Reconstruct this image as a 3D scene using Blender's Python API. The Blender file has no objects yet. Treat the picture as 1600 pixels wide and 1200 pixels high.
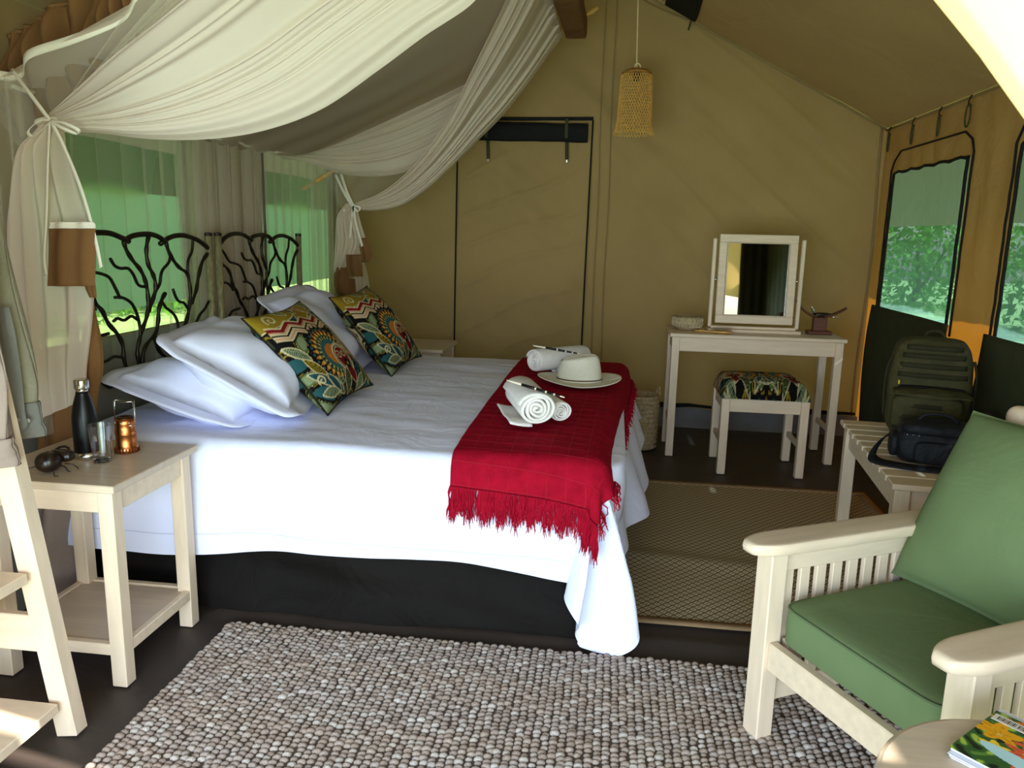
import bpy, bmesh, math, random
import numpy as np
from mathutils import Vector, Matrix, noise
random.seed(3); rng = np.random.default_rng(3)
C = bpy.context.scene.collection
PI = math.pi

# ---------------------------------------------------------------- camera, world, sun, exposure
EYE = 1.30
cam_d = bpy.data.cameras.new('camera'); cam = bpy.data.objects.new('camera', cam_d); C.objects.link(cam)
cam_d.sensor_width = 36; cam_d.lens = 36 * 1200 / 1600; cam_d.clip_start = .03; cam_d.clip_end = 200
_y = Vector((160, 230.4, -1200)).normalized()
_u = Vector((140, 6154, 1200)); _u = (_u - _u.dot(_y) * _y).normalized(); _x = _y.cross(_u)
RW = Matrix((_x, _y, _u))
cam.matrix_world = Matrix.Translation((0, 0, EYE)) @ RW.to_4x4()
bpy.context.scene.camera = cam
def ray(px, py): return RW @ Vector((px - 800, -(py - 600), -1200))
def onz(px, py, z=0.):
    d = ray(px, py); return Vector((0, 0, EYE)) + d * ((z - EYE) / d.z)
def ony(px, py, Y):
    d = ray(px, py); return Vector((0, 0, EYE)) + d * (Y / d.y)
def onx(px, py, X):
    d = ray(px, py); return Vector((0, 0, EYE)) + d * (X / d.x)

sc = bpy.context.scene
sc.view_settings.view_transform = 'Standard'; sc.view_settings.look = 'None'
sc.view_settings.gamma = 1; sc.view_settings.use_curve_mapping = False
sc.view_settings.exposure = 0.74
sc.cycles.use_denoising = True
sc.cycles.max_bounces = 10; sc.cycles.diffuse_bounces = 6; sc.cycles.transparent_max_bounces = 40
sc.cycles.transmission_bounces = 8; sc.cycles.sample_clamp_indirect = 6
W = bpy.data.worlds.new('sky'); sc.world = W; W.use_nodes = True
wn = W.node_tree.nodes; wl = W.node_tree.links
sky = wn.new('ShaderNodeTexSky'); sky.sky_type = 'NISHITA'; sky.sun_disc = False
sky.sun_elevation = math.radians(48); sky.sun_rotation = math.radians(110); sky.air_density = 1.2; sky.dust_density = 1.5
bgn = wn['Background']; wl.new(sky.outputs[0], bgn.inputs[0]); bgn.inputs[1].default_value = 0.32
sun_d = bpy.data.lights.new('sun', 'SUN'); sun = bpy.data.objects.new('sun', sun_d); C.objects.link(sun)
SUNV = Vector((.75, -.25, .62)).normalized()
sun.rotation_euler = SUNV.to_track_quat('Z', 'Y').to_euler(); sun.location = (8, -3, 8)
sun_d.energy = 13.0; sun_d.angle = .012; sun_d.color = (1, .95, .86)
# daylight entering by the open tent front
al = bpy.data.lights.new('daylight_front', 'AREA'); alo = bpy.data.objects.new('daylight_front', al); C.objects.link(alo)
al.shape = 'RECTANGLE'; al.size = 2.6; al.size_y = 1.5; al.energy = 88; al.color = (.70, .85, 1.0)
alo.location = (-.75, -.9, .75); alo.rotation_euler = (math.radians(88), 0, math.radians(2))

# ---------------------------------------------------------------- helpers
def tag(o, label=None, cat=None, group=None, kind=None):
    if label: o['label'] = label
    if cat: o['category'] = cat
    if group: o['group'] = group
    if kind: o['kind'] = kind
    return o
def thing(name, label, cat, loc=(0, 0, 0), rz=0, group=None):
    o = bpy.data.objects.new(name, None); C.objects.link(o)
    o.location = loc; o.rotation_euler = (0, 0, rz); o.empty_display_size = .1
    return tag(o, label, cat, group)
class MB:
    def __init__(s): s.v = []; s.f = []; s.uv = None; s.col = None
    def add(s, v, f):
        b = len(s.v); s.v += [tuple(p) for p in v]; s.f += [tuple(i + b for i in q) for q in f]; return s
    def box(s, c, size, rot=None, bev=.0025):
        a, b, d = size[0] / 2, size[1] / 2, size[2] / 2
        m = min(bev, a * .45, b * .45, d * .45); c = Vector(c)
        vs = []; idx = {}
        for sx in (-1, 1):
            for sy in (-1, 1):
                for sz in (-1, 1):
                    for k in range(3):
                        p = [sx * a, sy * b, sz * d]
                        for j in range(3):
                            if j != k: p[j] -= (sx, sy, sz)[j] * m
                        idx[(sx, sy, sz, k)] = len(vs)
                        p = Vector(p)
                        if rot is not None: p = rot @ p
                        vs.append(c + p)
        fs = []
        for k in range(3):
            o1, o2 = [j for j in range(3) if j != k]
            for sk in (-1, 1):
                q = []
                for t1, t2 in ((-1, -1), (1, -1), (1, 1), (-1, 1)):
                    S = [0, 0, 0]; S[k] = sk; S[o1] = t1; S[o2] = t2; q.append(idx[(*S, k)])
                fs.append(q)
        for k in range(3):
            o1, o2 = [j for j in range(3) if j != k]
            for t1 in (-1, 1):
                for t2 in (-1, 1):
                    A = [0, 0, 0]; A[k] = -1; A[o1] = t1; A[o2] = t2
                    B = list(A); B[k] = 1
                    fs.append((idx[(*A, o1)], idx[(*B, o1)], idx[(*B, o2)], idx[(*A, o2)]))
        for sx in (-1, 1):
            for sy in (-1, 1):
                for sz in (-1, 1): fs.append(tuple(idx[(sx, sy, sz, k)] for k in range(3)))
        return s.add(vs, fs)
    def beam(s, p0, p1, w, h, up=(0, 0, 1), bev=.0025):
        p0 = Vector(p0); p1 = Vector(p1); d = p1 - p0; L = d.length; d.normalize()
        u = Vector(up); sd = d.cross(u)
        if sd.length < 1e-4: sd = d.cross(Vector((1, 0, 0)))
        sd.normalize(); u = sd.cross(d)
        R = Matrix((d, sd, u)).transposed()
        return s.box((p0 + p1) / 2, (L, w, h), R, bev)
    def tube(s, pts, r, n=8, cap=True, taper=None):
        P = [Vector(p) for p in pts]; m = len(P)
        rr = r if isinstance(r, (list, tuple)) else [r] * m
        up = None; rings = []
        for i in range(m):
            d = (P[min(i + 1, m - 1)] - P[max(i - 1, 0)])
            d = d.normalized() if d.length > 1e-9 else Vector((0, 0, 1))
            if up is None: up = d.orthogonal().normalized()
            up = (up - up.dot(d) * d)
            up = up.normalized() if up.length > 1e-6 else d.orthogonal().normalized()
            w = d.cross(up)
            rings.append([P[i] + (up * math.cos(2 * PI * k / n) + w * math.sin(2 * PI * k / n)) * rr[i] for k in range(n)])
        vs = [p for r_ in rings for p in r_]; fs = []
        for i in range(m - 1):
            for k in range(n):
                k2 = (k + 1) % n; fs.append((i * n + k, i * n + k2, (i + 1) * n + k2, (i + 1) * n + k))
        if cap: fs += [tuple(range(n))[::-1], tuple((m - 1) * n + k for k in range(n))]
        return s.add(vs, fs)
    def lathe(s, prof, c=(0, 0, 0), n=32, sx=1, sy=1, R=None):
        c = Vector(c); vs = []; fs = []; m = len(prof)
        for (r, z) in prof:
            for k in range(n):
                p = Vector((r * sx * math.cos(2 * PI * k / n), r * sy * math.sin(2 * PI * k / n), z))
                if R is not None: p = R @ p
                vs.append(c + p)
        for i in range(m - 1):
            for k in range(n):
                k2 = (k + 1) % n; fs.append((i * n + k, i * n + k2, (i + 1) * n + k2, (i + 1) * n + k))
        if prof[0][0] > 1e-5: fs.append(tuple(range(n))[::-1])
        if prof[-1][0] > 1e-5: fs.append(tuple((m - 1) * n + k for k in range(n)))
        return s.add(vs, fs)
    def rbox(s, c, size, e=.35, n=20, m=12, R=None, fn=None):
        c = Vector(c); sg = lambda w, p: math.copysign(abs(w) ** p, w)
        vs = []; fs = []
        for i in range(m + 1):
            t = -PI / 2 + PI * i / m
            for k in range(n):
                a = 2 * PI * k / n
                p = Vector((sg(math.cos(t), e) * sg(math.cos(a), e) * size[0] / 2, sg(math.cos(t), e) * sg(math.sin(a), e) * size[1] / 2, sg(math.sin(t), e) * size[2] / 2))
                if fn: p = fn(p)
                if R is not None: p = R @ p
                vs.append(c + p)
        for i in range(m):
            for k in range(n):
                k2 = (k + 1) % n; fs.append((i * n + k, i * n + k2, (i + 1) * n + k2, (i + 1) * n + k))
        return s.add(vs, fs)
    def grid(s, fn, nu, nv, skip=None, us=None, vs_=None):
        us = us if us is not None else [i / nu for i in range(nu + 1)]
        vv = vs_ if vs_ is not None else [j / nv for j in range(nv + 1)]
        V = [fn(u, v) for u in us for v in vv]; b = len(vv); F = []; 
        for i in range(len(us) - 1):
            for j in range(len(vv) - 1):
                if skip and skip((us[i] + us[i + 1]) / 2, (vv[j] + vv[j + 1]) / 2): continue
                F.append((i * b + j, (i + 1) * b + j, (i + 1) * b + j + 1, i * b + j + 1))
        s.uv = [(u, v) for u in us for v in vv]
        return s.add(V, F)
def obj(name, mb, mat, parent=None, smooth=False, world=False, sol=0, sub=0, kind=None, label=None):
    me = bpy.data.meshes.new(name)
    v = mb.v
    if world and parent is not None:
        q = parent
        off = Vector((0, 0, 0))
        while q is not None: off += q.location; q = q.parent
        v = [(p[0] - off.x, p[1] - off.y, p[2] - off.z) for p in v]
    me.from_pydata([tuple(p) for p in v], [], mb.f); me.update()
    bm = bmesh.new(); bm.from_mesh(me)
    if sol == 0 and mb.uv is None: bmesh.ops.recalc_face_normals(bm, faces=bm.faces)
    bm.to_mesh(me); bm.free()
    if mb.uv is not None and len(mb.uv) == len(me.vertices):
        uvl = me.uv_layers.new(name='UVMap')
        li = np.zeros(len(me.loops), dtype=np.int32); me.loops.foreach_get('vertex_index', li)
        uvl.data.foreach_set('uv', np.array(mb.uv, dtype=np.float32)[li].ravel())
    if mb.col is not None:
        ca = me.color_attributes.new('paint', 'FLOAT_COLOR', 'POINT')
        ca.data.foreach_set('color', np.array(mb.col, dtype=np.float32).ravel())
    if smooth: me.polygons.foreach_set('use_smooth', [True] * len(me.polygons))
    if mat: me.materials.append(mat)
    o = bpy.data.objects.new(name, me); C.objects.link(o)
    if parent is not None: o.parent = parent
    if sol: m = o.modifiers.new('thickness', 'SOLIDIFY'); m.thickness = sol; m.offset = 0
    if sub: m = o.modifiers.new('smooth', 'SUBSURF'); m.levels = m.render_levels = sub
    if kind: o['kind'] = kind
    if label: o['label'] = label
    return o
def copy_tree(o, parent=None):
    c = o.copy(); C.objects.link(c); c.parent = parent
    for ch in [q for q in bpy.data.objects if q.parent is o]: copy_tree(ch, c)
    return c
def nz(p, s=1., o=0.): return noise.noise(Vector((p[0] * s + o, p[1] * s + o * 1.7, p[2] * s - o)))
def smooth(a, b, x):
    t = max(0., min(1., (x - a) / (b - a))); return t * t * (3 - 2 * t)
def cat(P, n=6):
    """Catmull-Rom through points"""
    P = [Vector(p) for p in P]; Q = [P[0] * 2 - P[1]] + P + [P[-1] * 2 - P[-2]]; out = []
    for i in range(1, len(Q) - 2):
        for k in range(n):
            t = k / n; a, b, c, d = Q[i - 1], Q[i], Q[i + 1], Q[i + 2]
            out.append(.5 * ((2 * b) + (c - a) * t + (2 * a - 5 * b + 4 * c - d) * t * t + (-a + 3 * b - 3 * c + d) * t ** 3))
    return out + [P[-1]]
def crv(P, t):
    """position on polyline P at t in 0..1 through Catmull-Rom"""
    n = len(P) - 1; x = min(max(t, 0), .99999) * n; i = int(x); t = x - i
    a = P[i - 1] if i > 0 else P[0] * 2 - P[1]; b = P[i]; c = P[i + 1]; d = P[i + 2] if i + 2 <= n else P[n] * 2 - P[n - 1]
    return .5 * ((2 * b) + (c - a) * t + (2 * a - 5 * b + 4 * c - d) * t * t + (-a + 3 * b - 3 * c + d) * t ** 3)

# ---------------------------------------------------------------- materials
def rgb(r, g, b):
    f = lambda c: (c / 255 / 12.92) if c / 255 <= .04045 else ((c / 255 + .055) / 1.055) ** 2.4
    return (f(r), f(g), f(b), 1)
def M(name, col, rough=.7, metal=0., var=.12, ns=12., stretch=(1, 1, 1), bump=.0, bs=300., spec=.3, transl=0., tcol=None,
      alpha=1., tint=(1, 1, 1, 1), paint=False, wr=0., wrs=6., sheen=0.):
    m = bpy.data.materials.new(name); m.use_nodes = True; N = m.node_tree.nodes; L = m.node_tree.links
    bs_ = N['Principled BSDF']; out = N['Material Output']
    tc = N.new('ShaderNodeTexCoord'); mp = N.new('ShaderNodeMapping'); mp.inputs['Scale'].default_value = stretch
    L.new(tc.outputs['Object'], mp.inputs[0])
    if paint:
        at = N.new('ShaderNodeAttribute'); at.attribute_name = 'paint'; csrc = at.outputs['Color']
    else:
        nt = N.new('ShaderNodeTexNoise'); nt.inputs['Scale'].default_value = ns; nt.inputs['Detail'].default_value = 6
        L.new(mp.outputs[0], nt.inputs['Vector'])
        rp = N.new('ShaderNodeValToRGB'); rp.color_ramp.elements[0].position = .3; rp.color_ramp.elements[1].position = .7
        rp.color_ramp.elements[0].color = (*[c * (1 - var) for c in col[:3]], 1)
        rp.color_ramp.elements[1].color = (*[min(1, c * (1 + var)) for c in col[:3]], 1)
        L.new(nt.outputs[0], rp.inputs[0]); csrc = rp.outputs[0]
    L.new(csrc, bs_.inputs['Base Color'])
    bs_.inputs['Roughness'].default_value = rough; bs_.inputs['Metallic'].default_value = metal
    bs_.inputs['Specular IOR Level'].default_value = spec
    if sheen: bs_.inputs['Sheen Weight'].default_value = sheen
    nrm = None
    if wr:
        n3 = N.new('ShaderNodeTexNoise'); n3.inputs['Scale'].default_value = wrs; n3.inputs['Detail'].default_value = 4; n3.inputs['Distortion'].default_value = 1.2
        L.new(tc.outputs['Object'], n3.inputs['Vector'])
        b3 = N.new('ShaderNodeBump'); b3.inputs['Strength'].default_value = wr; b3.inputs['Distance'].default_value = .03
        L.new(n3.outputs[0], b3.inputs['Height']); nrm = b3.outputs[0]
    if bump:
        n2 = N.new('ShaderNodeTexNoise'); n2.inputs['Scale'].default_value = bs; n2.inputs['Detail'].default_value = 2
        L.new(mp.outputs[0], n2.inputs['Vector'])
        b2 = N.new('ShaderNodeBump'); b2.inputs['Strength'].default_value = bump; b2.inputs['Distance'].default_value = .003
        L.new(n2.outputs[0], b2.inputs['Height'])
        if nrm: L.new(nrm, b2.inputs['Normal'])
        nrm = b2.outputs[0]
    if nrm: L.new(nrm, bs_.inputs['Normal'])
    last = bs_.outputs[0]
    if transl:
        t = N.new('ShaderNodeBsdfTranslucent')
        if tcol: t.inputs[0].default_value = tcol
        else: L.new(csrc, t.inputs[0])
        if nrm: L.new(nrm, t.inputs['Normal'])
        mx = N.new('ShaderNodeMixShader'); mx.inputs[0].default_value = transl
        L.new(last, mx.inputs[1]); L.new(t.outputs[0], mx.inputs[2]); last = mx.outputs[0]
    if alpha < 1:
        t = N.new('ShaderNodeBsdfTransparent'); t.inputs[0].default_value = tint; mx = N.new('ShaderNodeMixShader'); mx.inputs[0].default_value = alpha
        L.new(t.outputs[0], mx.inputs[1]); L.new(last, mx.inputs[2]); last = mx.outputs[0]
    L.new(last, out.inputs[0])
    return m
wood = M('whitewashed_wood', rgb(221, 199, 171), .45, var=.07, ns=7, stretch=(1, 6, 6), bump=.05, bs=60, spec=.4)
wood_v = M('whitewashed_wood_upright', rgb(221, 199, 171), .45, var=.07, ns=7, stretch=(6, 6, 1), bump=.05, bs=60, spec=.4)
wood_t = M('table_top_wood', rgb(200, 180, 155), .38, var=.08, ns=5, stretch=(1.2, 12, 12), bump=.03, bs=60, spec=.45)
canvas = M('khaki_canvas', rgb(143, 121, 84), .85, var=.07, ns=2.2, bump=.12, bs=500, transl=.05, tcol=rgb(225, 165, 80), wr=.35, wrs=2.2, spec=.1)
canvas_r = M('khaki_roof_canvas', rgb(150, 128, 92), .85, var=.07, ns=2.2, bump=.12, bs=500, transl=.10, tcol=rgb(200, 172, 112), wr=.3, wrs=2.2, spec=.1)
canvas_w = M('khaki_canvas_sunlit_side', rgb(150, 128, 84), .85, var=.08, ns=3, bump=.12, bs=500, transl=.05, tcol=rgb(255, 165, 40), wr=.5, wrs=4, spec=.1)
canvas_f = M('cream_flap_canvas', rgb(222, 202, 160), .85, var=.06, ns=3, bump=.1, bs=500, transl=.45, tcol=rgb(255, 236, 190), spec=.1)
canvas_d = M('dark_green_canvas', rgb(62, 64, 44), .9, var=.1, ns=5, bump=.15, bs=500, wr=.3, wrs=5, spec=.1)
brown = M('brown_canvas', rgb(118, 84, 50), .85, var=.12, ns=5, bump=.12, bs=500, wr=.3, wrs=6, transl=.05, spec=.1)
black_cl = M('black_cloth', rgb(22, 22, 20), .8, var=.2, ns=9, bump=.2, bs=400, spec=.2)
gsheet = M('groundsheet', rgb(66, 56, 50), .55, var=.14, ns=3, bump=.12, bs=350, wr=.35, wrs=2.6, spec=.35)
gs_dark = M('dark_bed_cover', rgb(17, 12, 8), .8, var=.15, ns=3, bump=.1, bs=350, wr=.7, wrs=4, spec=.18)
sheet = M('white_cotton', rgb(226, 228, 248), .8, var=.012, ns=5, bump=.03, bs=700, wr=.28, wrs=5.5, spec=.2)
sheetp = M('white_pillow_cotton', rgb(222, 224, 244), .8, var=.012, ns=5, bump=.03, bs=700, wr=.2, wrs=4, spec=.2)
towel = M('towel', rgb(226, 220, 212), .95, var=.05, ns=30, bump=.7, bs=420, spec=.05, sheen=.3)
redm = M('crimson_cotton', rgb(146, 12, 34), .9, var=.16, ns=26, bump=.35, bs=600, wr=.2, wrs=10, spec=.05)
net = M('white_net', rgb(232, 216, 200), .9, var=.02, ns=4, spec=.05, transl=.5, alpha=.72)
netd = M('white_net_gathered', rgb(240, 224, 206), .9, var=.02, ns=4, spec=.05, transl=.45, alpha=.82)
nets = M('sheer_net', rgb(232, 226, 206), .9, var=.02, ns=4, spec=.05, transl=.5, alpha=.26)
hemm = M('white_tape', rgb(240, 232, 214), .85, var=.03, spec=.05, transl=.25)
iron = M('wrought_iron', rgb(46, 40, 30), .38, metal=.75, var=.3, ns=40, bump=.2, bs=90, spec=.5)
postm = M('weathered_post', rgb(150, 144, 108), .35, metal=.5, var=.35, ns=30, stretch=(3, 3, 1), bump=.2, bs=90)
green = M('green_cotton', rgb(104, 120, 82), .9, var=.05, ns=6, bump=.2, bs=600, wr=.12, wrs=5, spec=.1)
steel = M('brushed_steel', rgb(205, 200, 192), .22, metal=1., var=.05, ns=30)
blackp = M('black_satin_paint', rgb(8, 8, 9), .36, var=.05, spec=.3)
copper = M('copper', rgb(196, 120, 68), .3, metal=1., var=.1, ns=30)
copperd = M('dark_copper', rgb(90, 52, 30), .4, metal=.9, var=.1)
darkwood = M('dark_carved_wood', rgb(30, 19, 13), .3, var=.3, ns=30, bump=.1, bs=80, spec=.6)
birdm = M('bird_wood', rgb(96, 56, 40), .45, var=.25, ns=12, stretch=(1, 5, 5), spec=.4)
bamboo = M('bamboo', rgb(206, 160, 84), .5, var=.2, ns=20, stretch=(1, 1, 1), bump=.1, bs=60)
straw = M('woven_straw', rgb(222, 172, 84), .6, var=.25, ns=60, transl=.3)
hatm = M('cream_straw', rgb(226, 220, 200), .85, var=.04, ns=120, bump=.5, bs=420, spec=.1)
hatb = M('hat_cord', rgb(96, 66, 40), .8)
basketm = M('woven_basket', rgb(168, 146, 110), .8, var=.35, ns=60, bump=.5, bs=150)
cordm = M('cotton_cord', rgb(214, 190, 140), .85, bump=.2, bs=300)
quill_w = M('quill_ivory', rgb(222, 208, 184), .4)
quill_b = M('quill_black', rgb(18, 14, 14), .4)
olive = M('olive_nylon', rgb(66, 62, 36), .75, var=.18, ns=18, bump=.3, bs=500, wr=.4, wrs=14, spec=.2)
olive_d = M('olive_webbing', rgb(46, 44, 26), .8, var=.15, ns=18, bump=.3, bs=500, spec=.2)
bagm = M('black_nylon', rgb(17, 19, 26), .65, var=.2, ns=20, bump=.3, bs=500, wr=.4, wrs=14, spec=.3)
shirtm = M('sage_shirt_cotton', rgb(146, 140, 118), .9, var=.08, ns=7, bump=.2, bs=600, wr=.5, wrs=8, spec=.05)
shirtd = M('sage_cuff_cotton', rgb(124, 122, 114), .9, var=.08, ns=7, bump=.2, bs=600, wr=.3, wrs=8, spec=.05)
taupem = M('taupe_cotton', rgb(148, 130, 118), .9, var=.06, ns=7, bump=.2, bs=600, wr=.3, wrs=8, spec=.05)
leafm = M('leaves', rgb(96, 150, 48), .6, var=.45, ns=3, spec=.2, transl=.3)
barkm = M('bark', rgb(92, 74, 54), .9, var=.3, ns=14)
lawnm = M('lawn', rgb(150, 178, 108), .95, var=.3, ns=3, bump=.5, bs=60, spec=.05)
shade = M('green_shade_cloth', rgb(112, 140, 106), .9, var=.05, ns=3, spec=.05, transl=.6, tcol=rgb(168, 205, 150))
flym = M('fly_sheet_canvas', rgb(92, 88, 62), .9, var=.08, spec=.05, transl=.11, tcol=rgb(215, 195, 145))
screen = M('window_screen', rgb(84, 96, 84), .8, var=.05, transl=.5, tcol=rgb(130, 180, 130), alpha=.42, spec=.05)
screen_r = M('teal_window_screen', rgb(50, 56, 42), .8, var=.3, ns=9, stretch=(1, 8, 1), transl=.22, tcol=rgb(110, 150, 150), alpha=.78, tint=(.55, .80, 1, 1), spec=.05)
black_edge = M('black_binding', rgb(16, 15, 12), .8)
pagesm = M('magazine_pages', rgb(226, 226, 236), .8, var=.03)
paintm = M('printed_fabric', (1, 1, 1, 1), .9, bump=.3, bs=600, paint=True, spec=.1)
glossp = M('printed_gloss_cover', (1, 1, 1, 1), .25, paint=True, spec=.5)
mirrorm = M('mirror_glass', rgb(215, 220, 218), .02, metal=1., var=0.)
def glass_mat():
    m = bpy.data.materials.new('clear_glass'); m.use_nodes = True; b = m.node_tree.nodes['Principled BSDF']
    b.inputs['Base Color'].default_value = (.96, .98, .98, 1); b.inputs['Roughness'].default_value = .02
    b.inputs['Transmission Weight'].default_value = 1; b.inputs['IOR'].default_value = 1.45
    return m
glassm = glass_mat()
def jute_flat():
    m = bpy.data.materials.new('diamond_weave_jute'); m.use_nodes = True; N = m.node_tree.nodes; L = m.node_tree.links
    b = N['Principled BSDF']; tc = N.new('ShaderNodeTexCoord'); sp = N.new('ShaderNodeSeparateXYZ'); L.new(tc.outputs['Object'], sp.inputs[0])
    def tri(sock, per):
        a = N.new('ShaderNodeMath'); a.operation = 'PINGPONG'; a.inputs[1].default_value = per / 2; L.new(sock, a.inputs[0])
        c = N.new('ShaderNodeMath'); c.operation = 'DIVIDE'; c.inputs[1].default_value = per / 2; L.new(a.outputs[0], c.inputs[0]); return c.outputs[0]
    P = .036
    tx, ty = tri(sp.outputs[0], P), tri(sp.outputs[1], P)
    s = N.new('ShaderNodeMath'); s.operation = 'ADD'; L.new(tx, s.inputs[0]); L.new(ty, s.inputs[1])
    w = N.new('ShaderNodeMath'); w.operation = 'PINGPONG'; w.inputs[1].default_value = .5; L.new(s.outputs[0], w.inputs[0])
    rp = N.new('ShaderNodeValToRGB'); rp.color_ramp.elements[0].position = .14; rp.color_ramp.elements[1].position = .36
    rp.color_ramp.elements[0].color = rgb(116, 96, 70); rp.color_ramp.elements[1].color = rgb(206, 188, 152)
    L.new(w.outputs[0], rp.inputs[0])
    nt = N.new('ShaderNodeTexNoise'); nt.inputs['Scale'].default_value = 160; L.new(tc.outputs['Object'], nt.inputs['Vector'])
    mx = N.new('ShaderNodeMixRGB'); mx.blend_type = 'MULTIPLY'; mx.inputs[0].default_value = .2
    L.new(rp.outputs[0], mx.inputs[1]); L.new(nt.outputs[0], mx.inputs[2]); L.new(mx.outputs[0], b.inputs['Base Color'])
    bp = N.new('ShaderNodeBump'); bp.inputs['Strength'].default_value = .5; bp.inputs['Distance'].default_value = .003
    L.new(w.outputs[0], bp.inputs['Height']); L.new(bp.outputs[0], b.inputs['Normal'])
    b.inputs['Roughness'].default_value = .9; b.inputs['Specular IOR Level'].default_value = .1
    return m
jutef = jute_flat()
juteb = M('jute_binding', rgb(150, 122, 90), .9, var=.08, ns=20, bump=.3, bs=300, spec=.1)
# ================================================================ SETTING
XL, XR, YB, YF, XM, ZR = -1.97, 1.70, 5.40, .95, -.13, 2.97
SL = -.522
def roofz(x): return ZR + SL * abs(x - XM) * (1 if x > XM else 1.0)
def struct(name, mb, mat, **k):
    o = obj(name, mb, mat, **k); o['kind'] = 'structure'; return o
EXL, EXR = roofz(XL), roofz(XR)

# floor (groundsheet, with low ripples)
def fl(u, v):
    x, y = -2.2 + 4.2 * u, .2 + 5.3 * v
    z = 0.
    if y < 5.2:
        r = math.exp(-((y - (2.335 + .035 * math.sin(x * 2.1) + .02 * nz((x, 0, 0), 3))) / .035) ** 2)   # fold in front of the bed and far rug
        z += .012 * r * (1 if x > -1.3 else 0) + .002 * nz((x, y, 0), 3)
    return (x, y, z - .004)
struct('floor', MB().grid(fl, 120, 200), gsheet, smooth=True)
# outside ground
struct('floor_outside', MB().grid(lambda u, v: (-30 + 60 * u, -20 + 50 * v, -.05), 4, 4), lawnm)

# back wall: folds and wrinkles
def bw(u, v):
    x = XL + (XR - XL) * u; zt = roofz(x); z = zt * v
    s = (x + z * 1.25)
    y = .022 * nz((x * 1.1, 0, z * .9), 1.6) + .018 * nz((s * 2.2, 0, (z - x) * .5), 2.6, 3)
    sd = smooth(.2, .9, v) * .034 * math.sin((x * .62 + z * .42) * 11 + 2 * nz((x, 0, z), 1.1)) * (1 if x > -1.1 else .4) * math.exp(-((x + .5) / .75) ** 2)
    e = smooth(.72, 1, u) * .01 * math.sin((z - .6 * x) * 13 + 1)
    dpx = smooth(-1.12, -1.0, x) * smooth(-.17, -.3, x) * smooth(.35, .6, z) * smooth(2.0, 1.8, z)
    sd += .020 * dpx * (1 - abs(math.sin((z - .42 * x) * 11.5 + 1.6 * nz((x, 0, z), 1.5)))) ** 4
    sd += .014 * smooth(.2, .5, x) * (1 - abs(math.sin((z + .75 * x) * 6.5 + 2.2 * nz((x, 5, z), 1.1)))) ** 5
    k = min(1, u * 12, (1 - u) * 12)
    return (x, YB + (y - sd + e) * k, z)
struct('wall_back', MB().grid(bw, 200, 170), canvas, smooth=True)

# side walls with window openings
WIN_R = [(4.13, 5.16, .895, 1.72), (2.62, 3.63, .895, 1.72)]
WIN_L = [(4.20, 5.22, .87, 1.73), (2.42, 3.37, .87, 1.73)]
def side_wall(name, X, zt, wins, mat, sgn):
    ys = set(np.linspace(YF, YB, 100).tolist()); zs = set(np.linspace(0, 1, 44).tolist())
    for a, b, c, d in wins: ys |= {a, b}; zs |= {c / zt, d / zt}
    ys = sorted(ys); zs = sorted(zs)
    def f(u, v):
        z = zt * v; k = min(1, (u - YF) * 6, (YB - u) * 6, v * 8 + .2, (1 - v) * 5)
        for a, b, c, d in wins:
            if a - 1e-4 <= u <= b + 1e-4 and c - 1e-3 <= z <= d + 1e-3: k = 0
        d = .012 * math.sin(u * 31 + 2 * nz((u, z, 0), 2)) * smooth(.2, .9, v) + .012 * nz((u, z, 0), 3)
        return (X + sgn * d * k * .6, u, z)
    def sk(u, v):
        z = zt * v
        return any(a < u < b and c < z < d for a, b, c, d in wins)
    return struct(name, MB().grid(f, 0, 0, sk, ys, zs), mat, smooth=True)
side_wall('wall_right', XR, EXR, WIN_R, canvas_w, -1)
side_wall('wall_left', XL, EXL, WIN_L, canvas, 1)
# front wall pieces either side of the open doorway
def fpl(x0, x1):
    return MB().grid(lambda u, v: (x0 + (x1 - x0) * u, YF + .01 * math.sin(u * 22), roofz(x0 + (x1 - x0) * u) * v), 16, 12)
struct('wall_front', fpl(XL, -1.62), canvas, smooth=True)
o = struct('wall_front_right', fpl(1.36, XR), canvas_d, smooth=True)  # darkness put into the canvas colour so the mirror reflects dark
# cream door flap drawn back to the right of the doorway
FL = [Vector((.18, YF, 2.3)), ony(1392, -110, YF), ony(1460, 0, YF), ony(1530, 86, YF), ony(1604, 190, YF), ony(1680, 305, YF), Vector((1.1, YF, 1.12))]
def flap(u, v):
    i_ = min(int(v * 6), 5); L_ = FL[i_].lerp(FL[i_ + 1], v * 6 - i_); xr = 1.37; zt = roofz(xr)
    R_ = Vector((xr, YF, zt + (1.08 - zt) * v))
    T = L_.lerp(R_, u); w = (1 - .7 * v)
    T.y += .03 * math.sin(u * 11 + v * 2) * w * smooth(0, .25, u)
    return T
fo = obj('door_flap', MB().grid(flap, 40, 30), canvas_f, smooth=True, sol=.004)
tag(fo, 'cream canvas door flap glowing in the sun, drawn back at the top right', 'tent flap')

struct('added_dark_curtain', MB().grid(lambda u, v: (1.64 + .012 * math.sin(u * 30), .98 + 1.05 * u, 1.9 * v), 30, 6), canvas_d, smooth=True)  # unseen dark curtain added so the mirror reflects darkness, not orange wall
# roof
def rf(sg):
    def f(u, v):
        xe = XL - .02 if sg < 0 else XR + .02
        x = XM + (xe - XM) * u; y = .80 + 4.70 * v
        z = roofz(x) + .012 * nz((x, y, 0), 1.7) * min(1, u * 5, (1 - u) * 8) * (1 if y < 5.3 else .1)
        return (x, y, z + .003)
    return f
m = MB(); m.grid(rf(-1), 30, 60); m.grid(rf(1), 30, 60); m.uv = None
struct('ceiling', m, canvas_r, smooth=True)
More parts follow.
